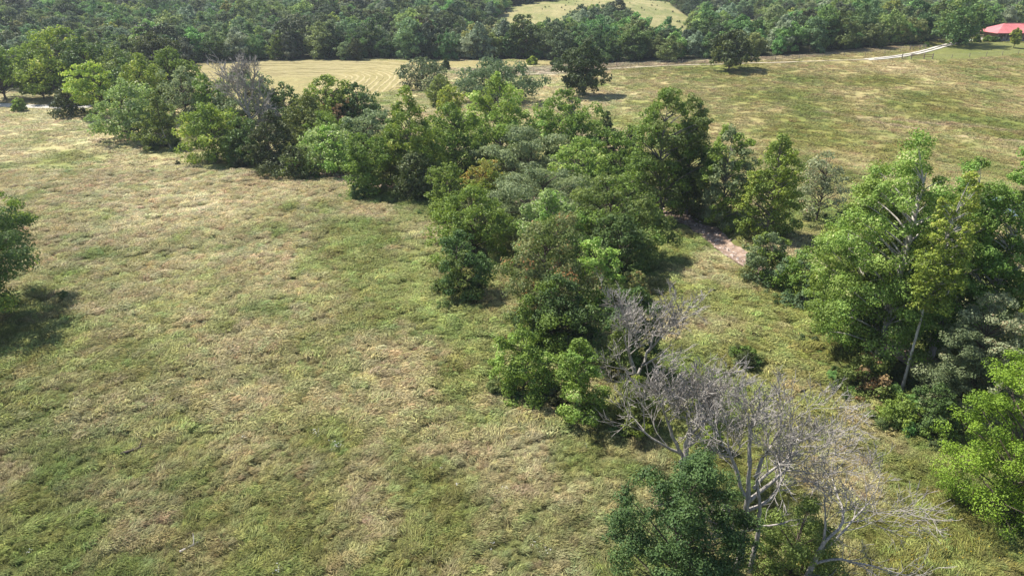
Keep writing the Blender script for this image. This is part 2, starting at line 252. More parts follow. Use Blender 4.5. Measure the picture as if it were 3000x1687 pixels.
GOLDENROD = [(25.74, 33.1, 0.76, 25), (29.52, 36.2, 0.54, 10), (30.85, 34.4, 1.04, 30), (24.9, 31.5, 1.48, 40), (26.43, 48.5, 2.0, 50), (27.55, 49.6, 1.36, 40),
 (27.54, 39.3, 0.86, 15), (27.3, 37.7, 0.83, 20), (27.16, 34.8, 1.05, 25), (29.13, 33.7, 1.29, 20), (27.52, 33.1, 0.76, 15), (0.06, 46.3, 0.26, 10),
 (32.22, 33.7, 0.77, 20), (21.55, 32.8, 1.01, 20)]
WHITE_WEEDS = [(-15.76, 46.4, 0.39, 20), (-13.74, 44.6, 0.47, 25), (-14.21, 45.3, 0.25, 10), (-5.35, 42.0, 0.18, 6), (-4.02, 40.2, 0.17, 8), (-0.52, 39.8, 0.23, 6),
 (-31.27, 33.9, 0.21, 8), (-14.69, 32.2, 0.37, 14), (1.62, 34.4, 0.52, 14), (2.12, 33.8, 0.52, 14), (-21.36, 45.8, 0.32, 8), (-1.25, 34.4, 0.26, 8),
 (-9.12, 47.4, 0.26, 5), (6.04, 44.8, 0.38, 8), (-1.34, 52.0, 0.35, 6)]
HOUSE_C = (188.28, 276.5)
PTS = {'barec': (17.33, 88.2),
 'bareright': (24.15, 40.1),
 'd0': (-52.84, 142.0),
 'd1': (10.64, 51.7),
 'd2': (12.58, 40.9),
 'd3': (13.98, 32.0),
 'd4': (17.49, 30.7),
 'd5': (-125.31, 198.5),
 'gate': (123.97, 232.5),
 'gate2': (133.97, 233.0),
 'gateb': (139.33, 249.5),
 'house': (177.28, 270.5),
 'house2': (189.79, 268.5),
 'log': (-29.72, 44.5),
 'log2': (-21.12, 34.4),
 'pond': (79.0, 104.3),
 'snag': (-22.98, 121.5),
 'stem': (-69.14, 142.0),
 'syc': (34.91, 52.9)}
LINES = {'fence': [(-21.87, 252.5), (3.0, 248.5), (26.93, 256.5), (55.96, 249.0), (80.01, 240.0), (104.83, 237.5), (126.26, 242.0), (141.84, 253.0)],
 'fence2': [(133.71, 232.5), (138.41, 233.0), (148.72, 235.5), (172.87, 243.0)]}

# ------------------------------------------------------------------ mesh helpers
def mesh_from(name, verts, faces_flat, loop_tot, mats, mat_idx=None, smooth=False, attrs=None, colors=None):
    """verts (n,3), faces_flat = vertex indices of all loops, loop_tot = loops of each face"""
    me = bpy.data.meshes.new(name)
    verts = np.ascontiguousarray(verts, dtype=np.float32)
    faces_flat = np.ascontiguousarray(faces_flat, dtype=np.int32).ravel()
    loop_tot = np.ascontiguousarray(loop_tot, dtype=np.int32)
    me.vertices.add(len(verts)); me.vertices.foreach_set("co", verts.ravel())
    me.loops.add(len(faces_flat)); me.loops.foreach_set("vertex_index", faces_flat)
    me.polygons.add(len(loop_tot))
    start = np.concatenate([[0], np.cumsum(loop_tot)[:-1]]).astype(np.int32)
    me.polygons.foreach_set("loop_start", start)
    if mat_idx is not None:
        me.polygons.foreach_set("material_index", np.ascontiguousarray(mat_idx, dtype=np.int32))
    me.polygons.foreach_set("use_smooth", np.full(len(loop_tot), smooth, dtype=bool))
    for m in (mats if isinstance(mats, (list, tuple)) else [mats]):
        me.materials.append(m)
    for k, v in (attrs or {}).items():
        a = me.attributes.new(k, 'FLOAT', 'POINT'); a.data.foreach_set("value", np.ascontiguousarray(v, dtype=np.float32))
    for k, v in (colors or {}).items():
        a = me.attributes.new(k, 'FLOAT_COLOR', 'POINT')
        c4 = np.ones((len(verts), 4), np.float32); c4[:, :3] = v
        a.data.foreach_set("color", c4.ravel())
    me.update(calc_edges=True)
    me.validate()
    return me

def add_obj(name, me, parent=None, loc=None):
    o = bpy.data.objects.new(name, me)
    col.objects.link(o)
    if parent is not None:
        o.parent = parent
    if loc is not None:
        o.location = loc
    return o

def tag(o, label, cat, group=None, kind=None):
    o["label"] = label; o["category"] = cat
    if group: o["group"] = group
    if kind: o["kind"] = kind
    return o

def structure(o, label=None):
    o["kind"] = "structure"
    if label: o["label"] = label
    return o

def empty(name, loc, rz=0.0):
    o = bpy.data.objects.new(name, None)
    o.location = loc; o.rotation_euler = (0, 0, rz); o.empty_display_size = 0.2
    col.objects.link(o)
    return o

class Tubes:
    """collects tapered tubes; every tube is a polyline with one radius per point"""
    def __init__(self): self.v = []; self.f = []; self.n = 0
    def add(self, pts, rad, sides=5):
        pts = np.asarray(pts, float); rad = np.asarray(rad, float); k = len(pts)
        tan = np.gradient(pts, axis=0)
        tan /= np.linalg.norm(tan, axis=1, keepdims=True) + 1e-9
        ref = np.where(np.abs(tan[:, 2:3]) > 0.9, np.array([[1.0, 0, 0]]), np.array([[0, 0, 1.0]]))
        u = np.cross(tan, ref); u /= np.linalg.norm(u, axis=1, keepdims=True) + 1e-9
        w = np.cross(tan, u)
        a = np.arange(sides) * 2 * math.pi / sides
        ring = pts[:, None, :] + rad[:, None, None] * (np.cos(a)[None, :, None] * u[:, None, :] + np.sin(a)[None, :, None] * w[:, None, :])
        self.v.append(ring.reshape(-1, 3))
        i = np.arange(k - 1)[:, None] * sides; j = np.arange(sides)[None, :]; j2 = (j + 1) % sides
        q = np.stack([i + j, i + j2, i + sides + j2, i + sides + j], axis=-1).reshape(-1, 4) + self.n
        self.f.append(q); self.n += k * sides
    def mesh(self, name, mat, smooth=True):
        v = np.concatenate(self.v); f = np.concatenate(self.f)
        return mesh_from(name, v, f, np.full(len(f), 4), mat, smooth=smooth)

class Boxes:
    """collects boxes and loose polygons into one mesh"""
    def __init__(self): self.v = []; self.f = []; self.n = 0
    def poly(self, verts, faces):
        self.v += [tuple(p) for p in verts]
        self.f += [tuple(i + self.n for i in fc) for fc in faces]; self.n += len(verts)
    def box(self, c, s, rz=0.0):
        x, y, z = s[0] / 2, s[1] / 2, s[2] / 2
        cs, sn = math.cos(rz), math.sin(rz)
        vs = []
        for dz in (-z, z):
            for dx, dy in ((-x, -y), (x, -y), (x, y), (-x, y)):
                vs.append((c[0] + dx * cs - dy * sn, c[1] + dx * sn + dy * cs, c[2] + dz))
        self.poly(vs, [(3, 2, 1, 0), (4, 5, 6, 7), (0, 1, 5, 4), (1, 2, 6, 5), (2, 3, 7, 6), (3, 0, 4, 7)])
    def beam(self, a, b, w, h):
        a = Vector(a); b = Vector(b); d = (b - a); L = d.length; d.normalize()
        up = Vector((0, 0, 1)) if abs(d.z) < 0.9 else Vector((1, 0, 0))
        s = d.cross(up).normalized(); t = s.cross(d)
        vs = []
        for p in (a, b):
            for i, j in ((-1, -1), (1, -1), (1, 1), (-1, 1)):
                vs.append(tuple(p + s * (i * w / 2) + t * (j * h / 2)))
        self.poly(vs, [(0, 1, 2, 3), (7, 6, 5, 4), (0, 4, 5, 1), (1, 5, 6, 2), (2, 6, 7, 3), (3, 7, 4, 0)])
    def mesh(self, name, mat):
        me = bpy.data.meshes.new(name)
        me.from_pydata(self.v, [], self.f); me.materials.append(mat); me.update()
        return me

# ------------------------------------------------------------------ materials
def new_mat(name):
    m = bpy.data.materials.new(name); m.use_nodes = True
    return m, m.node_tree, m.node_tree.nodes["Principled BSDF"]

def noise_mat(name, c1, c2, scale=4.0, rough=0.85, bump=0.0, detail=5.0, stretch=(1, 1, 1), spec=0.25, metallic=0.0):
    m, nt, b = new_mat(name)
    tc = nt.nodes.new("ShaderNodeTexCoord"); mp = nt.nodes.new("ShaderNodeMapping")
    mp.inputs["Scale"].default_value = stretch
    nt.links.new(tc.outputs["Object"], mp.inputs[0])
    n = nt.nodes.new("ShaderNodeTexNoise"); n.inputs["Scale"].default_value = scale; n.inputs["Detail"].default_value = detail
    nt.links.new(mp.outputs[0], n.inputs["Vector"])
    r = nt.nodes.new("ShaderNodeValToRGB")
    r.color_ramp.elements[0].position = 0.3; r.color_ramp.elements[1].position = 0.7
    r.color_ramp.elements[0].color = (*c1, 1); r.color_ramp.elements[1].color = (*c2, 1)
    nt.links.new(n.outputs["Fac"], r.inputs[0]); nt.links.new(r.outputs[0], b.inputs["Base Color"])
    b.inputs["Roughness"].default_value = rough; b.inputs["Specular IOR Level"].default_value = spec
    b.inputs["Metallic"].default_value = metallic
    if bump:
        bp = nt.nodes.new("ShaderNodeBump"); bp.inputs["Strength"].default_value = bump; bp.inputs["Distance"].default_value = 0.05
        nt.links.new(n.outputs["Fac"], bp.inputs["Height"]); nt.links.new(bp.outputs[0], b.inputs["Normal"])
    return m

LEAF_CACHE = {}
def leaf_mat(key, a, b, c=None, transl=0.38, rough=0.55, spec=0.22, vary=0.10):
    """leaf colour runs from a to b with each leaf's own tint (c: a few odd leaves, in the bright palette painted glints); each tree shifts a little"""
    if key in LEAF_CACHE: return LEAF_CACHE[key]
    m, nt, p = new_mat("leaf_" + key)
    at = nt.nodes.new("ShaderNodeAttribute"); at.attribute_name = "tint"
    r = nt.nodes.new("ShaderNodeValToRGB")
    e = r.color_ramp.elements
    e[0].position = 0.0; e[0].color = (*a, 1)
    e[1].position = 0.86; e[1].color = (*b, 1)
    x = e.new(1.0); x.color = (*(c or b), 1)
    nt.links.new(at.outputs["Fac"], r.inputs[0])
    oi = nt.nodes.new("ShaderNodeObjectInfo")
    mr = nt.nodes.new("ShaderNodeMapRange"); mr.inputs[3].default_value = 1 - vary * 2.0; mr.inputs[4].default_value = 1 + vary * 2.0
    nt.links.new(oi.outputs["Random"], mr.inputs[0])
    mh = nt.nodes.new("ShaderNodeMapRange"); mh.inputs[3].default_value = 0.5 - vary * 0.12; mh.inputs[4].default_value = 0.5 + vary * 0.12
    ml = nt.nodes.new("ShaderNodeMath"); ml.operation = 'MULTIPLY'; ml.inputs[1].default_value = 7.31
    fr = nt.nodes.new("ShaderNodeMath"); fr.operation = 'FRACT'
    nt.links.new(oi.outputs["Random"], ml.inputs[0]); nt.links.new(ml.outputs[0], fr.inputs[0]); nt.links.new(fr.outputs[0], mh.inputs[0])
    hs = nt.nodes.new("ShaderNodeHueSaturation")
    nt.links.new(r.outputs[0], hs.inputs["Color"]); nt.links.new(mr.outputs[0], hs.inputs["Value"]); nt.links.new(mh.outputs[0], hs.inputs["Hue"])
    nt.links.new(hs.outputs[0], p.inputs["Base Color"])
    p.inputs["Roughness"].default_value = rough; p.inputs["Specular IOR Level"].default_value = spec
    tr = nt.nodes.new("ShaderNodeBsdfTranslucent")
    ht = nt.nodes.new("ShaderNodeHueSaturation"); ht.inputs["Hue"].default_value = 0.494; ht.inputs["Saturation"].default_value = 1.08; ht.inputs["Value"].default_value = 1.3
    nt.links.new(hs.outputs[0], ht.inputs["Color"]); nt.links.new(ht.outputs[0], tr.inputs[0])
    mx = nt.nodes.new("ShaderNodeMixShader"); mx.inputs[0].default_value = transl
    out = nt.nodes["Material Output"]
    nt.links.new(p.outputs[0], mx.inputs[1]); nt.links.new(tr.outputs[0], mx.inputs[2]); nt.links.new(mx.outputs[0], out.inputs[0])
    LEAF_CACHE[key] = m
    return m

PAL = {
    'deep':   ((.032, .058, .017), (.074, .112, .030), None),
    'mid':    ((.052, .086, .016), (.125, .172, .034), None),
    'bright': ((.075, .130, .024), (.190, .265, .065), (.30, .36, .14)),  # palest colour paints sunlit glints into the leaves
    'yellowgreen': ((.072, .108, .017), (.185, .235, .043), (.30, .32, .08)),
    'grey':   ((.058, .080, .036), (.136, .162, .076), None),
    'olive':  ((.046, .068, .018), (.118, .142, .036), None),
    'cedar':  ((.026, .040, .014), (.066, .078, .026), None),
    'rust':   ((.070, .095, .030), (.170, .175, .070), (.33, .15, .07)),
    'lime':   ((.034, .070, .007), (.098, .158, .016), None),
    'silver': ((.078, .112, .030), (.190, .235, .078), (.36, .40, .20)),
    'yellow': ((.110, .125, .028), (.215, .205, .050), (.40, .19, .05)),
    'brown':  ((.110, .080, .040), (.230, .160, .080), (.30, .14, .06)),
    'blue':   ((.038, .064, .028), (.088, .118, .052), None),
    'pale':   ((.120, .145, .075), (.235, .255, .140), (.30, .24, .14)),
    'oakgreen': ((.017, .040, .012), (.048, .084, .024), None),
    'darkoak':((.024, .040, .014), (.062, .082, .024), None),
}
LEAF_GAIN = 1.8
def pal(key):
    a, b, c = [None if q is None else tuple(min(.55, v * LEAF_GAIN) for v in q) for q in PAL[key]]
    return leaf_mat(key, a, b, c, transl={'silver': .3, 'cedar': .18, 'darkoak': .2, 'lime': .20, 'deep': .25, 'oakgreen': .15}.get(key, .32), vary=0.10)

BARK = noise_mat("bark_brown", (.055, .042, .030), (.14, .115, .085), 3.0, 0.95, 0.6, stretch=(4, 4, 0.8))
BARK_GREY = noise_mat("bark_grey", (.10, .088, .075), (.24, .215, .19), 3.0, 0.95, 0.6, stretch=(4, 4, 0.8))
BARK_WHITE = noise_mat("bark_sycamore", (.22, .19, .155), (.62, .58, .52), 1.6, 0.8, 0.2, stretch=(3, 3, 1.2))
DEADWOOD = noise_mat("dead_wood", (.17, .152, .135), (.43, .395, .355), 2.5, 0.9, 0.5, stretch=(4, 4, 1.0))
DEADWOOD2 = noise_mat("dead_wood_dark", (.14, .125, .112), (.34, .31, .285), 2.5, 0.9, 0.5, stretch=(4, 4, 1.0))

# ------------------------------------------------------------------ ground colour (what grows where)
def mixc(a, b, t):
    t = np.asarray(t)[..., None]
    return a * (1 - t) + b * t

C_TAN = np.array((.435, .375, .195)); C_STRAW = np.array((.585, .520, .310)); C_BROWN = np.array((.355, .275, .160))
C_GREEN = np.array((.200, .205, .052)); C_LUSH = np.array((.165, .225, .058)); C_BGREEN = np.array((.320, .355, .125))

def field_colour(x, y):
    n1 = fbm(x / 17.0, y / 17.0, 5, 4); n2 = fbm(x / 5.0, y / 5.0, 9, 4); n3 = fbm(x / 2.2 + 31, y / 3.0, 21, 3); n4 = fbm(x / 9.0, y / 9.0, 33, 4)
    near = 1 - sstep((y - 26.0) / 50.0)
    fresh = 0.0
    hill = sstep((x - 10) / 40.0) * sstep((y - 105) / 30.0) * (1 - sstep((y - 285) / 25.0))
    even = 1 - .6 * hill
    n3 = .5 + (n3 - .5) * even; n2 = .5 + (n2 - .5) * (1 - .35 * hill)
    g = 0.36 + 0.30 * near + 1.4 * (n1 - 0.5) + 1.3 * (n2 - 0.5) + 0.9 * (n3 - 0.5)
    g = g + hill * 0.22
    strip = sstep((x - 12.0) / 8.0) * (1 - sstep((y - 92) / 20.0))
    g = g + strip * 0.10
    for bx, by, r, a in GREEN_SPOTS:
        if a > .6: fresh = fresh + np.exp(-((x - bx) ** 2 + (y - by) ** 2) / (r * r))
        g = g + 1.35 * a * np.exp(-((x - bx) ** 2 + (y - by) ** 2) / (r * r))
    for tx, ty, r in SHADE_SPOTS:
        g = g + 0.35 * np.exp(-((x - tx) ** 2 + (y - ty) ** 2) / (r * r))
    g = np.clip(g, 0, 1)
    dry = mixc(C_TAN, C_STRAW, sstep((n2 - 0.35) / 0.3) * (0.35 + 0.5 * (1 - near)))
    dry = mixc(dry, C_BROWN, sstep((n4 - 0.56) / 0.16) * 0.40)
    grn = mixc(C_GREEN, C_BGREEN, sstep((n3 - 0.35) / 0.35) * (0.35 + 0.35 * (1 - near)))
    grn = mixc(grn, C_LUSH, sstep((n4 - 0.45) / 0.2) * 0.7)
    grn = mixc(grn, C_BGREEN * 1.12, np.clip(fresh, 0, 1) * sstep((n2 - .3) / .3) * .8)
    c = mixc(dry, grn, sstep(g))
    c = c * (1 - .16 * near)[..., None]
    # the mown hayfield, the strip beyond the fence, the lawn by the house, the bare cattle paths
    hay = in_poly(x + 1.2 * (n2 - .5) * 4, y + 3 * (n1 - .5), HAYFIELD)
    c = np.where(hay[..., None], mixc(np.array((.30, .245, .112)), np.array((.255, .232, .098)), n2), c)
    st = in_poly(x, y, PALE_STRIP)
    c = np.where(st[..., None], mixc(np.array((.37, .31, .22)), np.array((.31, .28, .165)), n2), c)
    lawn = in_poly(x + 2 * (n2 - .5), y + 2 * (n1 - .5), LAWN)
    c = np.where(lawn[..., None], mixc(np.array((.15, .19, .055)), np.array((.23, .245, .09)), n4), c)
    for path in CATTLE_PATHS:
        d = seg_dist(x + 2.5 * (n2 - .5), y + 5.0 * (n1 - .5), path)
        c = mixc(c, np.array((.46, .38, .27)), 0.75 * (1 - sstep(d / 1.7)) * sstep((n3 - .25) / .3))
    far = in_poly(x, y, CLEARING) | in_poly(x, y, CLEARING_B)
    c = np.where(far[..., None], mixc(np.array((.30, .265, .125)), np.array((.19, .20, .075)), sstep((n1 * .5 + n2 * .5 - .35) / .3)), c)
    c = c * (0.86 + 0.28 * n3)[..., None]
    c = mixc(c, c * np.array((.80, .74, .66)), hill * .9)      # shorter, browner sward on the ridge pasture
    return np.clip(c, 0.01, 0.7)

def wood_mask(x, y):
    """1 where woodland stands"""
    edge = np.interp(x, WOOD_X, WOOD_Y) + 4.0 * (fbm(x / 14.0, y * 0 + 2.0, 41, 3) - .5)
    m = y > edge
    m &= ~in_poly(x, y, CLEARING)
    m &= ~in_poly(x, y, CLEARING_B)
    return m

# ------------------------------------------------------------------ the ground sheet
def axis(breaks):
    out = [breaks[0][0]]
    for (a, _), (b, st) in zip(breaks[:-1], breaks[1:]):
        n = max(1, int(round((b - a) / st))); out += list(np.linspace(a, b, n + 1)[1:])
    return np.array(out)

gx = axis([(-800, 0), (-300, 20), (-160, 4), (-70, 1.5), (75, 0.8), (180, 1.6), (320, 6), (800, 20)])
gy = axis([(-60, 0), (8, 6), (125, 0.8), (300, 1.6), (560, 5), (1300, 20)])
X, Y = np.meshgrid(gx, gy)
Z = terrain(X, Y)
lump = (fbm(X / 2.4, Y / 2.4, 61, 4) - 0.5) * 0.45 * (1 - sstep((Y - 150) / 120))
lump *= sstep((seg_dist(X, Y, CREEK) - 1.5) / 2.0) * sstep((seg_dist(X, Y, LEFT_ROAD) - 3.0) / 4.0)
gc = field_colour(X, Y)
wd = wood_mask(X, Y)
gc *= (1 - .45 * (1 - sstep((Y - 95) / 60.0)))[..., None]     # thatch darkened to paint shade between the blades, which carry the meadow's colour
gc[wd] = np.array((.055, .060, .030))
nx, ny = len(gx), len(gy)
idx = np.arange(nx * ny).reshape(ny, nx)
quads = np.stack([idx[:-1, :-1], idx[:-1, 1:], idx[1:, 1:], idx[1:, :-1]], axis=-1).reshape(-1, 4)

m, nt, p = new_mat("meadow_soil_and_thatch")
at = nt.nodes.new("ShaderNodeAttribute"); at.attribute_name = "growth"
tc = nt.nodes.new("ShaderNodeTexCoord")
def g_noise(scale, det, stretch=(1, 1, 1), rot=0.0):
    mp = nt.nodes.new("ShaderNodeMapping"); mp.inputs["Scale"].default_value = stretch; mp.inputs["Rotation"].default_value = (0, 0, rot)
    n = nt.nodes.new("ShaderNodeTexNoise"); n.inputs["Scale"].default_value = scale; n.inputs["Detail"].default_value = det; n.inputs["Roughness"].default_value = 0.65
    nt.links.new(tc.outputs["Object"], mp.inputs[0]); nt.links.new(mp.outputs[0], n.inputs["Vector"])
    return n
n1 = g_noise(2.6, 6, (1, 1.7, 1), 0.3); n2 = g_noise(0.55, 5)
ad = nt.nodes.new("ShaderNodeMath"); ad.operation = 'ADD'
nt.links.new(n1.outputs["Fac"], ad.inputs[0]); nt.links.new(n2.outputs["Fac"], ad.inputs[1])
mr = nt.nodes.new("ShaderNodeMapRange"); mr.inputs[1].default_value = 0.62; mr.inputs[2].default_value = 1.38; mr.inputs[3].default_value = 0.55; mr.inputs[4].default_value = 1.32
nt.links.new(ad.outputs[0], mr.inputs[0])
hs = nt.nodes.new("ShaderNodeHueSaturation")
nt.links.new(at.outputs["Color"], hs.inputs["Color"]); nt.links.new(mr.outputs[0], hs.inputs["Value"])
nt.links.new(hs.outputs[0], p.inputs["Base Color"])
bp = nt.nodes.new("ShaderNodeBump"); bp.inputs["Strength"].default_value = 0.9; bp.inputs["Distance"].default_value = 0.25
nt.links.new(n1.outputs["Fac"], bp.inputs["Height"]); nt.links.new(bp.outputs[0], p.inputs["Normal"])
p.inputs["Roughness"].default_value = 0.95; p.inputs["Specular IOR Level"].default_value = 0.1
GROUND_MAT = m
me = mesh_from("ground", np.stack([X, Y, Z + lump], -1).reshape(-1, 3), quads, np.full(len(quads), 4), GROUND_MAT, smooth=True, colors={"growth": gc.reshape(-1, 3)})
structure(add_obj("ground", me), "rolling meadow ground of dry and green grass")

# ------------------------------------------------------------------ strips laid on the ground: drive, road, creek bed, pond
def resample(pts, step):
    pts = np.asarray(pts, float)
    # smooth the corners (two Chaikin passes), then even steps
    for _ in range(2):
        a = pts[:-1] * .75 + pts[1:] * .25; b = pts[:-1] * .25 + pts[1:] * .75
        pts = np.concatenate([pts[:1], np.stack([a, b], 1).reshape(-1, pts.shape[1]), pts[-1:]])
    d = np.concatenate([[0], np.cumsum(np.linalg.norm(np.diff(pts[:, :2], axis=0), axis=1))])
    s = np.linspace(0, d[-1], max(2, int(d[-1] / step)))
    return np.stack([np.interp(s, d, pts[:, k]) for k in range(pts.shape[1])], -1)

def strip_mesh(name, pts, width, mat, lift, step=1.5, cols=7, wob=0.3, seed=1, crown=0.0):
    q = resample(pts, step); t = np.gradient(q[:, :2], axis=0); t /= np.linalg.norm(t, axis=1, keepdims=True)
    nrm = np.stack([-t[:, 1], t[:, 0]], -1)
    u = np.linspace(-1, 1, cols)
    s = np.arange(len(q)) * step
    wl = width / 2 + wob * (fbm(s / 3.0, s * 0 + seed, seed, 3) - .5) * 2; wr = width / 2 + wob * (fbm(s / 3.0, s * 0 + seed + 9, seed + 5, 3) - .5) * 2
    off = np.where(u[None, :] < 0, u[None, :] * wl[:, None], u[None, :] * wr[:, None])
    P = q[:, None, :2] + nrm[:, None, :] * off[..., None]
    zz = terrain(P[..., 0], P[..., 1]) + lift + crown * (1 - u[None, :] ** 2)
    V = np.concatenate([P, zz[..., None]], -1).reshape(-1, 3)
    i = np.arange(len(q) * cols).reshape(len(q), cols)
    f = np.stack([i[:-1, :-1], i[:-1, 1:], i[1:, 1:], i[1:, :-1]], -1).reshape(-1, 4)[:, ::-1]
    return mesh_from(name, V, f, np.full(len(f), 4), mat, smooth=True)

GRAVEL = noise_mat("limestone_gravel", (.36, .33, .275), (.52, .49, .43), 1.2, 0.95, 0.5)
TRACK = noise_mat("pale_track_dirt", (.30, .26, .17), (.44, .39, .28), 0.8, 0.95, 0.5)
CREEKBED = noise_mat("creek_gravel", (.13, .085, .06), (.36, .265, .205), 1.1, 0.95, 0.9, detail=9)
for off, nm in ((-0.85, 'a'), (0.85, 'b')):
    q = resample(DRIVE, 2.0); t = np.gradient(q, axis=0); t /= np.linalg.norm(t, axis=1, keepdims=True)
    pts = q + np.stack([-t[:, 1], t[:, 0]], -1) * off
    structure(add_obj("gravel_drive_rut", strip_mesh("gravel_drive_rut", pts, 1.0, GRAVEL, 0.17, 1.5, 5, 0.2, 3)), "wheel rut of the white gravel drive leading up to the house")
structure(add_obj("farm_track", strip_mesh("farm_track", TRACKPTS, .95, TRACK, 0.17, 2.0, 5, 0.4, 7)), "pale narrow farm track along the fence on the ridge")
structure(add_obj("dirt_road", strip_mesh("dirt_road", LEFT_ROAD, 4.2, GRAVEL, 0.16, 1.5, 7, 0.4, 9)), "white gravel road at the left edge below the trees")
structure(add_obj("creek_bed", strip_mesh("creek_bed", CREEK, 3.2, CREEKBED, 0.14, 0.6, 13, 0.9, 12)), "dry pinkish gravel creek bed between the trees")
m, nt, p = new_mat("pond_water")
p.inputs["Base Color"].default_value = (.07, .09, .10, 1); p.inputs["Roughness"].default_value = 0.06; p.inputs["IOR"].default_value = 1.33
nz = nt.nodes.new("ShaderNodeTexNoise"); nz.inputs["Scale"].default_value = 3.0
bpn = nt.nodes.new("ShaderNodeBump"); bpn.inputs["Strength"].default_value = 0.08; nt.links.new(nz.outputs["Fac"], bpn.inputs["Height"]); nt.links.new(bpn.outputs[0], p.inputs["Normal"])
ang = np.linspace(0, 2 * math.pi, 48, endpoint=False)
rr = 1 + 0.10 * np.sin(3 * ang + 1) + 0.06 * np.sin(5 * ang)
px, py, prx, pry = POND
pz = float(np.max(terrain(px + prx * rr * np.cos(ang), py + pry * rr * np.sin(ang)))) + 0.12
V = np.concatenate([[[px, py, pz]], np.stack([px + prx * rr * np.cos(ang), py + pry * rr * np.sin(ang), ang * 0 + pz], -1)])
f = np.array([[0, 1 + i, 1 + (i + 1) % 48] for i in range(48)])
structure(add_obj("pond_water", mesh_from("pond_water", V, f, np.full(48, 3), m)), "still farm pond mirroring the sky at the right edge")

# ------------------------------------------------------------------ leaves
def leaf_mesh(name, centres, normals, size, tint, mat, rng, fold=0.18, aspect=0.72, which=None):
    """one folded four-cornered leaf for each centre"""
    n = len(centres)
    nr = normals / (np.linalg.norm(normals, axis=1, keepdims=True) + 1e-9)
    rv = rng.normal(size=(n, 3)); u = np.cross(nr, rv); u /= np.linalg.norm(u, axis=1, keepdims=True) + 1e-9
    w = np.cross(nr, u)
    s = size[:, None]
    a = centres - u * s * .5; b = centres + w * s * .5 * aspect + nr * s * fold
    c = centres + u * s * .5; d = centres - w * s * .5 * aspect + nr * s * fold
    V = np.stack([a, b, c, d], 1).reshape(-1, 3)
    k = np.arange(n)[:, None] * 4
    F = np.concatenate([k + np.array([[0, 1, 2]]), k + np.array([[0, 2, 3]])], 1).reshape(-1, 3)
    return mesh_from(name, V, F, np.full(len(F), 3), mat, mat_idx=None if which is None else np.repeat(which, 2).astype(np.int32), attrs={"tint": np.repeat(tint, 4)})

def profile(style, t):
    if style in ('oak', 'dome'): return np.power(np.maximum(np.sin(math.pi * np.power(t, .85)), 0), .55)
    if style == 'syc': return np.power(np.maximum(np.sin(math.pi * (0.10 + .90 * np.power(t, .80))), 0), .75)
    if style == 'cedar': return np.power(np.maximum(1 - t, 0), .72) * np.minimum(1, .55 + t * 4)
    if style == 'locust': return np.power(np.maximum(np.sin(math.pi * (.06 + .94 * np.power(t, 1.35))), 0), .6)
    if style == 'shrub': return np.sqrt(np.maximum(1 - t * t, 0)) * np.minimum(1, .75 + t * 2)
    if style == 'column': return np.power(np.maximum(np.sin(math.pi * (.12 + .88 * t)), 0), .5)
    return np.sin(math.pi * t)

STYLE = {  # lobes, lobe radius / W, clumps for each lobe, clump radius / lobe radius, up-lift, flat, leaders
    'oak':    (66, .140, 6, .50, .75, .74, 5),
    'syc':    (72, .135, 6, .50, .75, .90, 5),
    'cedar':  (60, .110, 6, .50, .5, .70, 1),
    'locust': (46, .140, 6, .55, .85, .48, 5),
    'shrub':  (36, .155, 6, .50, .75, .75, 5),
    'dome':   (26, .200, 7, .46, .75, .80, 3),
    'column': (56, .165, 6, .48, .75, .92, 3),
}

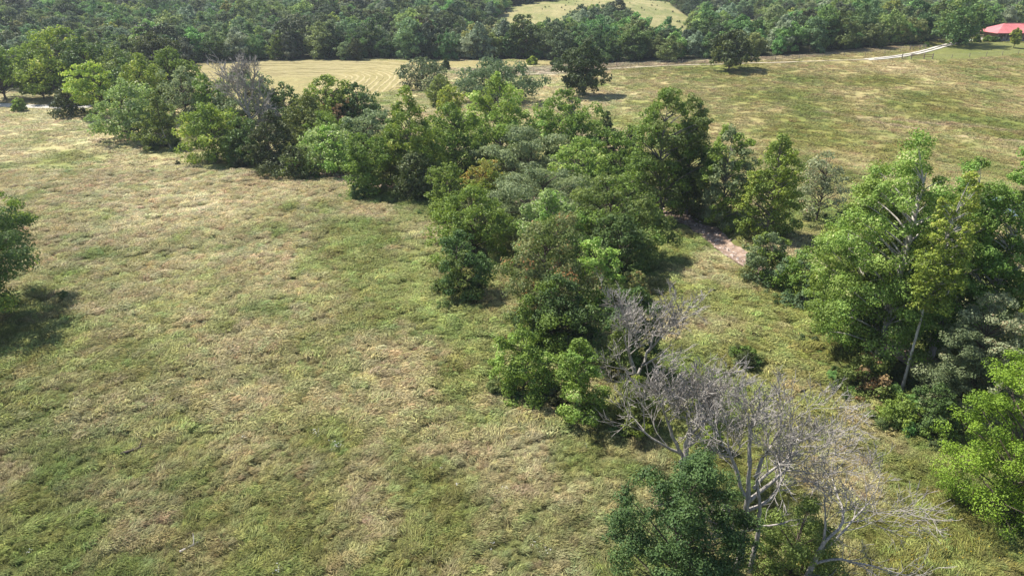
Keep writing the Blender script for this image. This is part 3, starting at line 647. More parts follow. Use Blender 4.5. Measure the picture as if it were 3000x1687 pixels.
def grow(style, H, W, cb, nleaf, lsize, seed, lean=(0, 0), sparse=1.0, far=False, tk=1.0):
    """the layout of one tree about its own foot: leaf centres, normals, sizes, tints, and the limbs"""
    rng = np.random.default_rng(seed)
    L, lr, K, kr, uplift, flat, NL = STYLE[style]
    zb = cb * H; R = W / 2
    # several leaders of unequal height share the crown, so that the outline is peaked and ragged
    lead = [(rng.normal() * W * .04, rng.normal() * W * .04, H, W * (.78 if NL > 1 else 1.0))]
    a0 = rng.uniform(0, 6.283)
    for j in range(NL - 1):
        a = a0 + j * 6.283 / (NL - 1) + rng.normal() * .4; rr_ = W * rng.uniform(.20, .31)
        lead.append((rr_ * math.cos(a), rr_ * math.sin(a), zb + (H - zb) * rng.uniform(.55, .93), W * rng.uniform(.36, .56)))
    wts = np.array([l[2] * l[3] for l in lead]); wts /= wts.sum()
    lobes = []
    ph = rng.uniform(0, 6.28, 4)
    tries = 0
    ar = max(0.6, min(2.2, (H * (1 - cb)) / W)); L = int(L * (0.55 + 0.45 * ar) * sparse)
    while len(lobes) < L and tries < 3000:
        tries += 1
        ox, oy, Hj, Wj = lead[rng.choice(len(lead), p=wts)]
        t = rng.uniform(0.02, .985); a = rng.uniform(0, 2 * math.pi)
        rmax = profile(style, np.array(t)) * (1 + .20 * math.sin(a + ph[0]) + .16 * math.sin(2 * a + ph[1] + 4 * t) + .14 * math.sin(9 * t + ph[2] + a))
        rad = lr * W * rng.uniform(.55, 1.35) * (1.15 - .5 * t)
        r = max(0.0, rmax * Wj * .5 - rad * .5) * math.sqrt(rng.uniform(.15, 1.0))
        z = zb + t * (Hj - zb)
        c = np.array([ox + r * math.cos(a) + lean[0] * z, oy + r * math.sin(a) + lean[1] * z, max(z, rad * .45)])
        if tries > 1800 or all(np.linalg.norm(c - o[0]) > .60 * (rad + o[1]) for o in lobes):
            lobes.append((c, rad))
    for ox, oy, Hj, Wj in lead:        # each leader's tip
        tr_ = lr * W * rng.uniform(.45, .7)
        lobes.append((np.array([ox + lean[0] * Hj, oy + lean[1] * Hj, Hj - tr_ * .6]), tr_))
    cl = []
    for li, (c, rad) in enumerate(lobes):
        lt = rng.uniform(-.26, .26)
        for k in range(K):
            d = rng.normal(size=3); d /= np.linalg.norm(d)
            if d[2] < -.35: d[2] *= -.6
            d[2] = d[2] * flat
            cl.append((c + d * rad * rng.uniform(.55, 1.0), rad * kr * rng.uniform(.65, 1.35), li, lt + rng.uniform(-.12, .12)))
    vol = np.array([k[1] ** 2 for k in cl]); vol /= vol.sum()
    counts = rng.multinomial(nleaf, vol)
    C = np.repeat(np.array([k[0] for k in cl]), counts, axis=0); RR = np.repeat(np.array([k[1] for k in cl]), counts)
    LC = np.repeat(np.array([lobes[k[2]][0] for k in cl]), counts, axis=0); T = np.repeat(np.array([k[3] for k in cl]), counts)
    n = len(C)
    d = rng.normal(size=(n, 3)); d /= np.linalg.norm(d, axis=1, keepdims=True)
    rad = np.power(rng.uniform(0, 1, n), .33)
    P = C + d * (rad * RR)[:, None] * np.array([1.05, 1.05, .78 if flat > .5 else .45])
    P = P + rng.normal(size=(n, 3)) * (0.07 * RR)[:, None]
    out = P - LC; out /= np.linalg.norm(out, axis=1, keepdims=True) + 1e-6
    N = 0.95 * d + .55 * out + np.array([0, 0, uplift * .45]) + rng.normal(size=(n, 3)) * .42
    keep = P[:, 2] > 0.08
    S = lsize * rng.uniform(.7, 1.3, n)
    tint = np.clip(rng.beta(2.2, 2.2, n) + T, 0, 1)
    # limbs: a bent trunk and one limb to each lobe, twigs to some clumps
    tb = Tubes(); tr = max(.05, .0115 * H + .005 * W) * tk
    zt = H * (.90 if style in ('syc', 'cedar', 'column') else .72)
    zs = np.linspace(-.25, zt, 9)
    bend = rng.normal(size=2) * W * .03
    tx = lean[0] * zs + bend[0] * np.sin(zs / H * 3.0); ty = lean[1] * zs + bend[1] * np.sin(zs / H * 2.3)
    trad = tr * np.power(np.clip(1 - zs / (zt * 1.04), 0.02, 1.05), .8); trad[0] *= 1.35
    tb.add(np.stack([tx, ty, zs], -1), trad, 8)
    for li, (c, rad) in enumerate(lobes):
        hd = math.hypot(c[0] - lean[0] * c[2], c[1] - lean[1] * c[2])
        z0 = min(zt * .93, max(min(.10 * H, c[2] * .5), c[2] - hd * rng.uniform(.55, .95)))
        p0 = np.array([np.interp(z0, zs, tx), np.interp(z0, zs, ty), z0])
        mid = (p0 + c) / 2 + np.array([0, 0, .12 * hd]) + rng.normal(size=3) * .05 * hd
        s = np.linspace(0, 1, 6)[:, None]; s[-2:] = s[-2:]
        pts = (1 - s) ** 2 * p0 + 2 * s * (1 - s) * mid + s * s * c
        r0 = min(.42 * tr, .05 * rad + .008 * hd + .012)
        tb.add(pts[::2] if far else pts, np.linspace(r0, r0 * .25, 6)[::2] if far else np.linspace(r0, r0 * .25, 6), 3 if far else 4)
    for k in ([] if far else cl[::5]):
        c0 = lobes[k[2]][0]
        m_ = (c0 + k[0]) / 2 + np.array([0, 0, .1 * k[1]])
        tb.add(np.stack([c0, m_, k[0]]), [.018 * W * .15 + .012, .012 * W * .15 + .008, .006], 3)
    return P[keep], N[keep], S[keep], tint[keep], tb, rng

def tree(name, label, cat, style, palkey, x, y, H, W, cb, seed, bark=None, lean=(0, 0), dens=1.0, group=None, lf=1.0, pal2=None, mix2=0.0, nl=1.0, tk=1.0):
    zc = y * math.cos(math.radians(PITCH)) + (CAM_H - H * .5) * math.sin(math.radians(PITCH))
    pxm = 700.0 / zc
    area = (W * pxm) * (H * (1 - cb * .7) * pxm)
    k_ = 2.0 if zc < 58 else 2.4
    nleaf = int(min(56000, max(1100, (2.5 if zc < 58 else 1.75) * area * dens)))
    ls = max(.10, k_ / pxm) * lf
    P, N, S, T, tb, rng = grow(style, H, W, cb, nleaf, ls, seed, lean, nl, y > 110, tk)
    root = empty(name, (x, y, gz(x, y) - .02), 0.0)
    tag(root, label, cat, group)
    add_obj("trunk", tb.mesh("trunk", bark or BARK), root)
    mats = [pal(palkey)]; k = None
    if pal2:
        # part of the foliage is of another colour, clump by clump
        k = vnoise(P[:, 0] / (W * .16) + seed, P[:, 1] / (W * .16) + P[:, 2] / (W * .2), seed) < mix2
        mats.append(pal(pal2))
    add_obj("crown", leaf_mesh("crown", P, N, S, T, mats, rng, which=k), root)
    return root

# ------------------------------------------------------------------ dead trees
def dead_branch(tb, p, d, L, r, depth, rng, up=.10, curl=.22, twig=.012, kids=None):
    seg = max(3, int(4 + depth))
    pts = [p.copy()]; dirs = []
    d = d / np.linalg.norm(d)
    for i in range(seg):
        d = d + rng.normal(size=3) * curl * .55 + np.array([0, 0, up * .5]); d /= np.linalg.norm(d)
        p = p + d * L / seg; pts.append(p.copy()); dirs.append(d.copy())
    re = max(twig * .55, r * (.42 if depth > 0 else .25))
    rad = np.linspace(r, re, seg + 1)
    tb.add(np.array(pts), rad, 6 if r > .06 else (4 if r > .025 else 3))
    if depth == 0: return
    n = kids[depth] if kids else 5
    for k in range(n):
        f = rng.uniform(.28, 1.0) if k else 1.0
        i = min(seg - 1, int(f * seg)); q = pts[i] + (pts[i + 1] - pts[i]) * (f * seg - i if f < 1 else 1)
        ax = rng.normal(size=3); ax -= dirs[i] * np.dot(ax, dirs[i]); ax /= np.linalg.norm(ax) + 1e-9
        sp = rng.uniform(.35, .95) if k else rng.uniform(.05, .35)
        nd = dirs[i] * math.cos(sp) + ax * math.sin(sp)
        rr_ = np.interp(f, [0, 1], [r, re])
        dead_branch(tb, q, nd, L * rng.uniform(.42, .72), max(twig, rr_ * rng.uniform(.45, .75)), depth - 1, rng, up, curl, twig, kids)

def dead_tree(name, label, x, y, trunks, limbs, seed, mat, twig=.013, kids=(0, 3, 4, 5, 5), up=.1):
    """trunks: list of polylines [(x,y,z,r)...] about the foot; limbs: (point, direction, length, radius, depth)"""
    rng = np.random.default_rng(seed)
    root = empty(name, (x, y, gz(x, y) - .05)); tag(root, label, "dead tree")
    tb = Tubes()
    for t in trunks:
        t = np.array(t, float); s = np.linspace(0, len(t) - 1, (len(t) - 1) * 4 + 1)
        q = np.stack([np.interp(s, np.arange(len(t)), t[:, k]) for k in range(4)], -1)
        q[1:-1, :3] += rng.normal(size=(len(q) - 2, 3)) * q[1:-1, 3:4] * .35
        tb.add(q[:, :3], q[:, 3], 9)
    add_obj("trunk", tb.mesh("trunk", mat), root)
    for p, d, L, r, dep in limbs:
        tb = Tubes(); L = L * (.60 if dep > 2 else .75)
        dead_branch(tb, np.array(p, float), np.array(d, float), L, r * 1.2, dep, rng, up, .24, twig, kids)
        add_obj("limb", tb.mesh("limb", mat), root)
    return root

# ------------------------------------------------------------------ standing trees and shrubs
for i, (nm, lab, cat, style, pk, x, y, H, W, cb, opt) in enumerate(TREES):
    opt = dict(opt)
    if opt.get('bark') == 'w': opt['bark'] = BARK_WHITE
    if 'bark' not in opt and nm.startswith('sycamore'): opt['bark'] = BARK_GREY
    tree(nm, lab, cat, style, pk, x, y, H, W, cb, 100 + i * 7, **opt)

# ------------------------------------------------------------------ dead trees
x, y = PTS['d0']
dead_tree("dead_tree", "tall bare grey dead tree in the left creek row before the hayfield", x, y,
          [[(0, 0, 0, .36), (.2, 0, 5, .30), (-.1, 0, 9, .23), (.1, 0, 13, .13)]],
          [((.1, 0, 6), (.8, -.2, .7), 9, .19, 3), ((0, 0, 7), (-.8, .1, .7), 9, .18, 3), ((-.1, 0, 8.5), (.6, .3, .9), 8.5, .18, 3),
           ((-.1, 0, 9.5), (-.6, -.2, .9), 8.5, .16, 3), ((0, 0, 11), (.4, -.2, 1), 5, .09, 3), ((.1, 0, 12), (-.3, .2, 1), 5, .08, 3), ((.1, 0, 13), (.05, 0, 1), 5, .08, 3), ((.1, 0, 4.6), (1, .1, .35), 8, .15, 3)],
          11, DEADWOOD, twig=.055, kids=(0, 4, 6, 7))
x, y = PTS['d1']
dead_tree("dead_tree", "bare twiggy dead tree at the right of the clump, farthest of the three grey ones", x, y,
          [[(0, 0, 0, .22), (.05, 0, 2, .18), (-.1, 0, 3.2, .15)], [(.1, 0, 1.5, .15), (.6, .1, 3.5, .13), (1.0, .1, 5, .10)]],
          [((-.1, 0, 3.1), (-.75, .1, .9), 6.6, .11, 4), ((-.1, 0, 3.2), (-.3, .2, 1), 7, .11, 4), ((1.0, .1, 4.8), (.25, 0, 1), 5.6, .09, 4), ((1, .1, 4.8), (.7, .1, .85), 5.6, .09, 4),
           ((.6, .1, 3.4), (.9, -.2, .6), 4.8, .08, 3), ((-.1, 0, 2.6), (-1, -.2, .45), 5, .08, 3), ((.2, 0, 2.2), (-.9, -.5, .1), 3.6, .06, 3)],
          23, DEADWOOD, twig=.025, kids=(0, 4, 4, 5, 5))
x, y = PTS['d2']
dead_tree("dead_tree", "bare dead tree with a long pale limb reaching left, middle of the three grey ones", x, y,
          [[(0, 0, 0, .26), (-.1, 0, 2.5, .21), (.1, .1, 4.5, .16)], [(-.05, 0, 2.2, .15), (-1.0, 0, 4, .12), (-1.5, .1, 5.5, .09)]],
          [((.1, .1, 4.4), (.1, .1, 1), 5.5, .12, 4), ((.1, .1, 4.2), (.55, 0, 1), 5.5, .11, 4), ((-1.5, .1, 5.3), (-.35, .1, 1), 4.6, .08, 4), ((-1.0, 0, 4), (-.7, .2, .9), 4.6, .08, 4),
           ((0, 0, 3.2), (.6, -.3, .8), 5, .08, 4), ((-.1, 0, 2.6), (-1.0, -.05, .30), 7.2, .10, 3), ((0, 0, 3.8), (-.3, -.3, 1), 5, .08, 4)],
          37, DEADWOOD, twig=.024, kids=(0, 4, 5, 5, 6))
x, y = PTS['d3']
dead_tree("dead_tree", "large bleached dead tree with two bare trunks at the bottom right", x, y,
          [[(0, 0, 0, .22), (.02, .1, 3.5, .19), (-.1, .2, 6.4, .15), (-.25, .3, 9, .09)], [(.9, .1, 0, .15), (.95, .1, 3, .14), (.75, .1, 5.5, .11), (.2, .2, 8, .08)]],
          [((-.25, .3, 8.6), (-.25, .2, 1), 5.2, .11, 4), ((-.1, .2, 6.3), (-.8, .2, .9), 6.4, .11, 4), ((.2, .2, 7.8), (.25, .2, 1), 6, .10, 4), ((.0, .2, 6.0), (.80, .1, .85), 6.0, .12, 4),
           ((.1, .2, 5.4), (.95, -.1, .6), 5.0, .10, 4), ((0, .1, 4.6), (-.9, -.35, .12), 5.6, .10, 3), ((0, .1, 3.6), (-1, -.2, .02), 5.4, .11, 3), ((.9, .1, 4.2), (.8, -.4, .1), 2.4, .06, 2), ((.2, .2, 7), (.5, .3, 1), 6, .09, 4)],
          41, DEADWOOD, twig=.019, kids=(0, 4, 4, 5, 6))
x, y = PTS['d4']
dead_tree("dead_tree", "leaning dead tree with sprays of bare branches at the lower right", x, y,
          [[(0, 0, 0, .20), (.3, 0, 2.5, .16), (.8, .1, 4.5, .11)]],
          [((.8, .1, 4.3), (.75, .2, .9), 7.0, .085, 4), ((.6, .1, 3.6), (.9, .0, .6), 7.0, .08, 4), ((.3, 0, 2.6), (1, -.1, .22), 6.6, .08, 3), ((.2, 0, 1.8), (1, -.3, -.02), 6.0, .075, 3), ((.7, .1, 4.2), (.2, .2, 1), 4.6, .07, 4)],
          53, DEADWOOD, twig=.018, kids=(0, 3, 4, 5, 5), up=.05)
x, y = PTS['d5']
dead_tree("dead_tree", "small bare tree behind the gravel road at far left", x, y,
          [[(0, 0, 0, .16), (.1, 0, 2.5, .12)]],
          [((.1, 0, 2.3), (.6, 0, 1), 4, .07, 3), ((.1, 0, 2.3), (-.6, .1, 1), 4, .07, 3), ((.1, 0, 2.0), (-.9, 0, .6), 3, .06, 2), ((.1, 0, 2.4), (.05, 0, 1), 4, .06, 3)],
          61, DEADWOOD2, twig=.04, kids=(0, 3, 4, 4))
x, y = PTS['stem']
dead_tree("dead_sapling", "thin leaning white dead stem at the meadow edge of the left creek row", x, y - 1.0,
          [[(0, 0, 0, .13), (-.8, 0, 2.4, .09), (-1.3, 0, 4.6, .05)]], [((-.8, 0, 2.4), (-.8, -.1, .5), 2.2, .04, 1), ((-.4, 0, 1.4), (-.9, -.2, .4), 1.8, .03, 1)], 67, DEADWOOD, twig=.03, kids=(0, 3, 3))
x, y = PTS['snag']
dead_tree("broken_stump", "short broken grey stump standing by the first gravel gap of the creek", x, y - 1,
          [[(0, 0, 0, .26), (.05, 0, 1.1, .23), (.0, 0, 2.0, .16)]], [((0, 0, 1.8), (.95, 0, .2), 1.8, .08, 1), ((0, 0, 1.6), (-.9, 0, .3), 1.0, .06, 1)], 71, BARK_GREY, twig=.03, kids=(0, 2, 2))
x, y = PTS['bareright']
dead_tree("dead_sapling", "small bare forked sapling in the grass right of the dead trees", x, y,
          [[(0, 0, 0, .05), (.1, 0, .9, .035)]], [((.1, 0, .9), (.4, 0, 1), 1.4, .03, 2), ((.1, 0, .8), (-.4, .1, 1), 1.3, .03, 2)], 73, DEADWOOD, twig=.012, kids=(0, 3, 3))

def fallen_log(name, label, x, y, L, r, rz, mat, seed):
    rng = np.random.default_rng(seed)
    root = empty(name, (x, y, gz(x, y)), rz); tag(root, label, "log")
    s = np.linspace(-L / 2, L / 2, 9)
    tb = Tubes(); tb.add(np.stack([s, .06 * np.sin(s * 2), .16 + r * .6 + .05 * np.cos(s)], -1), np.linspace(r, r * .6, 9) * (1 + .1 * rng.normal(size=9)), 8)
    add_obj("stem", tb.mesh("stem", mat), root)
    tb = Tubes(); tb.add([(L * .2, 0, .2 + r), (L * .3, .25, .45 + r), (L * .36, .6, .6 + r)], [r * .4, r * .3, r * .1], 5)
    add_obj("broken_branch", tb.mesh("broken_branch", mat), root)
x, y = PTS['log']; fallen_log("fallen_log", "dark rotten log lying in the matted grass at lower left", x, y, 1.9, .13, .5, BARK, 1)
x, y = PTS['log2']; fallen_log("fallen_log", "pale weathered log half hidden in grass near the bottom left", x, y, 1.3, .11, .7, DEADWOOD, 2)
x, y = 20.8, 103.5; fallen_log("fallen_log", "bleached log lying across the creek behind the central clump", x, y, 4.2, .17, -.2, DEADWOOD, 3)

# ------------------------------------------------------------------ the woods behind
FPAL = {'fdeep': ((.030, .052, .018), (.072, .106, .034), None), 'fblue': ((.038, .057, .026), (.088, .114, .048), None), 'fmid': ((.040, .074, .020), (.100, .148, .042), None),
        'folive': ((.046, .064, .022), (.112, .128, .044), None), 'fgrey': ((.058, .080, .048), (.130, .155, .092), None), 'fyel': ((.075, .100, .020), (.185, .205, .050), None)}
FPAL = {k: (tuple(v * 1.5 for v in a), tuple(v * 2.1 for v in b), c) for k, (a, b, c) in FPAL.items()}
forest = []
rngf = np.random.default_rng(5)
for k, (key, st, Hh, Ww) in enumerate((('fdeep', 'dome', 9.6, 10.8), ('fblue', 'dome', 9.2, 11.2), ('fmid', 'dome', 9.0, 10.4), ('folive', 'dome', 8.6, 10.4), ('fgrey', 'dome', 9.0, 10.0), ('fyel', 'oak', 9.4, 9.0),
                                     ('fdeep', 'shrub', 8.8, 10.4), ('fmid', 'oak', 10.2, 10.0), ('fblue', 'shrub', 8.4, 9.6), ('fdeep', 'cedar', 8.6, 5.0))):
    P_, N_, S_, T_, tb, rg = grow(st, Hh, Ww, .06, 3200, .58, 900 + k, far=True)
    a, b, c = FPAL[key]
    mt = leaf_mat(key, a, b, c, transl=.28, vary=.32)
    forest.append((leaf_mesh("crown", P_, N_, S_, T_, mt, rg), tb.mesh("trunk", BARK)))
pick_w = np.array([.15, .17, .15, .11, .11, .02, .12, .07, .07, .03]); pick_w /= pick_w.sum()

def scatter(x0, x1, y0, y1, sp, rng):
    gx_, gy_ = np.meshgrid(np.arange(x0, x1, sp), np.arange(y0, y1, sp * .9))
    gx_ = gx_ + (np.arange(gx_.shape[0]) % 2)[:, None] * sp * .5
    p = np.stack([gx_.ravel(), gy_.ravel()], -1) + rng.uniform(-.36, .36, (gx_.size, 2)) * sp
    return p
pts = np.concatenate([scatter(-420, 420, 180, 420, 7.0, rngf), scatter(-560, 560, 420, 640, 7.4, rngf), scatter(-700, 720, 640, 980, 8.0, rngf)])
pts = pts[wood_mask(pts[:, 0], pts[:, 1])]
half = .735 * (pts[:, 1] * math.cos(math.radians(PITCH)) + CAM_H * math.sin(math.radians(PITCH))) + 35
pts = pts[np.abs(pts[:, 0]) < half]
pts = pts[seg_dist(pts[:, 0], pts[:, 1], LEFT_ROAD) > 9.0]
pts = pts[seg_dist(pts[:, 0], pts[:, 1], DRIVE) > 7.0]
pts = pts[np.hypot(pts[:, 0] - HOUSE_C[0], (pts[:, 1] - HOUSE_C[1])) > 20.0]
pz_ = terrain(pts[:, 0], pts[:, 1])
npt = len(pts)
kind = rngf.choice(len(forest), npt, p=pick_w)
# neighbours tend to be alike: drift the kinds with a slow noise
drift = fbm(pts[:, 0] / 60.0, pts[:, 1] / 60.0, 77, 3)
kind = np.where((drift > .56) & (rngf.uniform(size=npt) < .35), 1, np.where((drift < .44) & (rngf.uniform(size=npt) < .35), 2, kind))
scl = np.clip(rngf.normal(.98, .22, npt), .5, 1.55) * (.85 + .35 * fbm(pts[:, 0] / 40.0, pts[:, 1] / 40.0, 83, 2)); rot = rngf.uniform(0, 6.283, npt)
scl = np.where(kind == 9, scl * .85, scl)
# the 300 that show largest: standing in the front of the wood, in view
edge = np.interp(pts[:, 0], WOOD_X, WOOD_Y)
half = .735 * (pts[:, 1] * math.cos(math.radians(PITCH)) + CAM_H * math.sin(math.radians(PITCH)))
inview = np.abs(pts[:, 0]) < half
score = np.where(inview, (pts[:, 1] - edge) * 1.0 + .22 * pts[:, 1], 1e6)
order = np.argsort(score)
single = order[:300]
rest = order[300:]
KINDWORD = ["dark green rounded", "bluish green rounded", "mid green rounded", "olive", "grey green", "yellow green", "dark low domed", "tall mid green", "bluish low domed", "dark pointed cedar"]
def zone(x, y, k, depth):
    px_ = 1288 + 1760 * x / (y * math.cos(math.radians(PITCH)) + CAM_H * math.sin(math.radians(PITCH)))
    places = ((200, "above the gravel road at far left", "left wood"), (470, "left of the hayfield", "left wood"), (760, "behind the left part of the hayfield", "wood behind the hayfield"),
              (1060, "behind the middle of the hayfield", "wood behind the hayfield"), (1330, "behind the right end of the hayfield", "wood behind the hayfield"), (1530, "behind the tall lone oak", "wood beyond the ridge"),
              (1760, "between the two lone oaks", "wood beyond the ridge"), (1960, "behind the broad lone oak", "wood beyond the ridge"), (2200, "behind the farm track", "wood beyond the ridge"), (9999, "behind the gravel drive", "wood beyond the ridge"))
    for lim, where, wood in places:
        if px_ < lim: break
    w = KINDWORD[k]; t = "" if "cedar" in w else " tree"
    rank = "front row" if depth < 9 else "second rank" if depth < 18 else "deeper rank"
    return (w + t + " in " + rank + " of wood " + where, "trees of the " + wood)
for i in single:
    i = int(i); x, y = float(pts[i, 0]), float(pts[i, 1])
    r = empty("woodland_tree", (x, y, float(pz_[i]) - .1), float(rot[i])); s = float(scl[i]); r.scale = (s, s, s * float(rngf.uniform(.9, 1.15)))
    lab, grp = zone(x, y, int(kind[i]), float(y - edge[i])); tag(r, lab, "tree", grp)
    cm, tm = forest[int(kind[i])]
    add_obj("trunk", tm, r); add_obj("crown", cm, r)

def gn_instances(name, P3, attrs, sources, colour=None):
    """one object that shows copies of the source meshes at its points (for what nobody could count)"""
    me = bpy.data.meshes.new(name)
    me.vertices.add(len(P3)); me.vertices.foreach_set("co", np.ascontiguousarray(P3, dtype=np.float32).ravel())
    for k, v in attrs.items():
        t = 'INT' if k == 'which' else 'FLOAT'
        a = me.attributes.new(k, t, 'POINT'); a.data.foreach_set("value", np.ascontiguousarray(v, dtype=np.int32 if t == 'INT' else np.float32))
    if colour is not None:
        a = me.attributes.new("growth", 'FLOAT_COLOR', 'POINT'); c4 = np.ones((len(P3), 4), np.float32); c4[:, :3] = colour; a.data.foreach_set("color", c4.ravel())
    ob = add_obj(name, me)
    ng = bpy.data.node_groups.new(name + "_scatter", 'GeometryNodeTree')
    ng.interface.new_socket("Geometry", in_out='INPUT', socket_type='NodeSocketGeometry'); ng.interface.new_socket("Geometry", in_out='OUTPUT', socket_type='NodeSocketGeometry')
    gi = ng.nodes.new("NodeGroupInput"); go = ng.nodes.new("NodeGroupOutput")
    jn = ng.nodes.new("GeometryNodeJoinGeometry")
    for so in reversed(sources):
        oi = ng.nodes.new("GeometryNodeObjectInfo"); oi.inputs["Object"].default_value = so; oi.inputs["As Instance"].default_value = True
        ng.links.new(oi.outputs["Geometry"], jn.inputs[0])
    ip = ng.nodes.new("GeometryNodeInstanceOnPoints"); ip.inputs["Pick Instance"].default_value = True
    def named(k, typ):
        n = ng.nodes.new("GeometryNodeInputNamedAttribute"); n.data_type = typ; n.inputs["Name"].default_value = k
        return n.outputs[0]
    ng.links.new(gi.outputs[0], ip.inputs["Points"]); ng.links.new(jn.outputs[0], ip.inputs["Instance"])
    ng.links.new(named("which", 'INT'), ip.inputs["Instance Index"])
    cx = ng.nodes.new("ShaderNodeCombineXYZ"); ng.links.new(named("turn", 'FLOAT'), cx.inputs[2]); ng.links.new(cx.outputs[0], ip.inputs["Rotation"])
    ng.links.new(named("size", 'FLOAT'), ip.inputs["Scale"])
    ng.links.new(ip.outputs[0], go.inputs[0])
    md = ob.modifiers.new("scatter", 'NODES'); md.node_group = ng
    return ob

def source(name, me):
    return bpy.data.objects.new(name, me)      # never linked: only shown through the scatter

fsrc = [source("woodland_crown", cm) for cm, tm in forest]
far = gn_instances("woodland_canopy", np.stack([pts[rest, 0], pts[rest, 1], pz_[rest]], -1), {"which": kind[rest], "turn": rot[rest], "size": scl[rest]}, fsrc)
tag(far, "dense green woodland canopy stretching to the top of the photo", "woodland", kind="stuff")

# scattered bushes on the far clearing
rngb = np.random.default_rng(8)
cp = np.array(CLEARING); lo, hi = cp.min(0), cp.max(0)
bp_ = rngb.uniform(lo, hi, (500, 2)); bp_ = bp_[in_poly(bp_[:, 0], bp_[:, 1], CLEARING)][:130]
sc = gn_instances("clearing_scrub", np.stack([bp_[:, 0], bp_[:, 1], terrain(bp_[:, 0], bp_[:, 1]) - .1], -1),
                  {"which": rngb.choice([8, 3], len(bp_)), "turn": rngb.uniform(0, 6.28, len(bp_)), "size": rngb.uniform(.05, .15, len(bp_))}, fsrc)
tag(sc, "low scattered scrub on the far hillside clearing", "scrub", kind="stuff")

# brambles and weeds at the foot of the creek trees
rngu = np.random.default_rng(44); up_ = []
for tx, ty, r in SHADE_SPOTS:
    if ty < 34 or ty > 150: continue
    n = 16; a = rngu.uniform(0, 6.283, n); q = r * rngu.uniform(.3, .98, n)
    up_.append(np.stack([tx + q * np.cos(a), ty + q * np.sin(a)], -1))
up_ = np.concatenate(up_); up_ = up_[(seg_dist(up_[:, 0], up_[:, 1], CREEK) > 2.6) & (fbm(up_[:, 0] / 4, up_[:, 1] / 4, 13, 2) > .42)]
ug = gn_instances("bramble_undergrowth", np.stack([up_[:, 0], up_[:, 1], terrain(up_[:, 0], up_[:, 1]) - .1], -1),
                  {"which": rngu.choice([8, 6, 2, 3], len(up_)), "turn": rngu.uniform(0, 6.28, len(up_)), "size": rngu.gamma(3.0, .026, len(up_)) + .03}, fsrc)
tag(ug, "tangled green brambles and weeds at the foot of the creek trees", "undergrowth", kind="stuff")

# ------------------------------------------------------------------ the grass
m, nt, p = new_mat("grass_blades")
ai = nt.nodes.new("ShaderNodeAttribute"); ai.attribute_type = 'INSTANCER'; ai.attribute_name = "growth"
at = nt.nodes.new("ShaderNodeAttribute"); at.attribute_name = "tint"
oi = nt.nodes.new("ShaderNodeObjectInfo")
mr = nt.nodes.new("ShaderNodeMapRange"); mr.inputs[3].default_value = .42; mr.inputs[4].default_value = 1.62
nt.links.new(at.outputs["Fac"], mr.inputs[0])
hs = nt.nodes.new("ShaderNodeHueSaturation"); nt.links.new(ai.outputs["Color"], hs.inputs["Color"]); nt.links.new(mr.outputs[0], hs.inputs["Value"])
mh = nt.nodes.new("ShaderNodeMapRange"); mh.inputs[3].default_value = .485; mh.inputs[4].default_value = .515; nt.links.new(oi.outputs["Random"], mh.inputs[0]); nt.links.new(mh.outputs[0], hs.inputs["Hue"])
nt.links.new(hs.outputs[0], p.inputs["Base Color"]); p.inputs["Roughness"].default_value = .6; p.inputs["Specular IOR Level"].default_value = .15
tr = nt.nodes.new("ShaderNodeBsdfTranslucent"); nt.links.new(hs.outputs[0], tr.inputs[0])
mx = nt.nodes.new("ShaderNodeMixShader"); mx.inputs[0].default_value = .25
nt.links.new(p.outputs[0], mx.inputs[1]); nt.links.new(tr.outputs[0], mx.inputs[2]); nt.links.new(mx.outputs[0], nt.nodes["Material Output"].inputs[0])
GRASS = m

def tuft(seed, n, rad, height, length, width, spread, upright=0.0):
    """blades laid over to +x, rising and bending down again"""
    rng = np.random.default_rng(seed)
    a = rng.uniform(0, 6.283, n); r = rad * np.sqrt(rng.uniform(0, 1, n))
    x0 = r * np.cos(a) - length * .35; y0 = r * np.sin(a)
    d = rng.normal(0, spread, n); L = length * rng.uniform(.55, 1.25, n); h = height * rng.uniform(.45, 1.25, n); w = width * rng.uniform(.7, 1.3, n)
    s = np.array([0, .33, .7, 1.0]); zz = np.array([0, .85, 1.0, .55 + .45 * upright]); ww = np.array([1.0, 1.0, .8, .12])
    cx, cy = np.cos(d), np.sin(d)
    bend = rng.normal(0, .18, n)
    V = []
    for k in range(4):
        px_ = x0 + (cx * s[k] - cy * bend * s[k] ** 2) * L; py_ = y0 + (cy * s[k] + cx * bend * s[k] ** 2) * L; pz2 = h * zz[k] - .03
        sx, sy = -cy * w * .5 * ww[k], cx * w * .5 * ww[k]
        tilt = rng.normal(0, .3, n) * w * ww[k]
        V.append(np.stack([px_ - sx, py_ - sy, pz2 - tilt], -1)); V.append(np.stack([px_ + sx, py_ + sy, pz2 + tilt], -1))
    V = np.stack(V, 1).reshape(-1, 3)
    b = np.arange(n)[:, None] * 8
    F = np.concatenate([b + np.array([[0, 1, 3, 2]]), b + np.array([[2, 3, 5, 4]]), b + np.array([[4, 5, 7, 6]])], 1).reshape(-1, 4)
    return mesh_from("grass_tuft", V, F, np.full(len(F), 4), GRASS, attrs={"tint": np.repeat(rng.beta(2, 2, n), 8)})

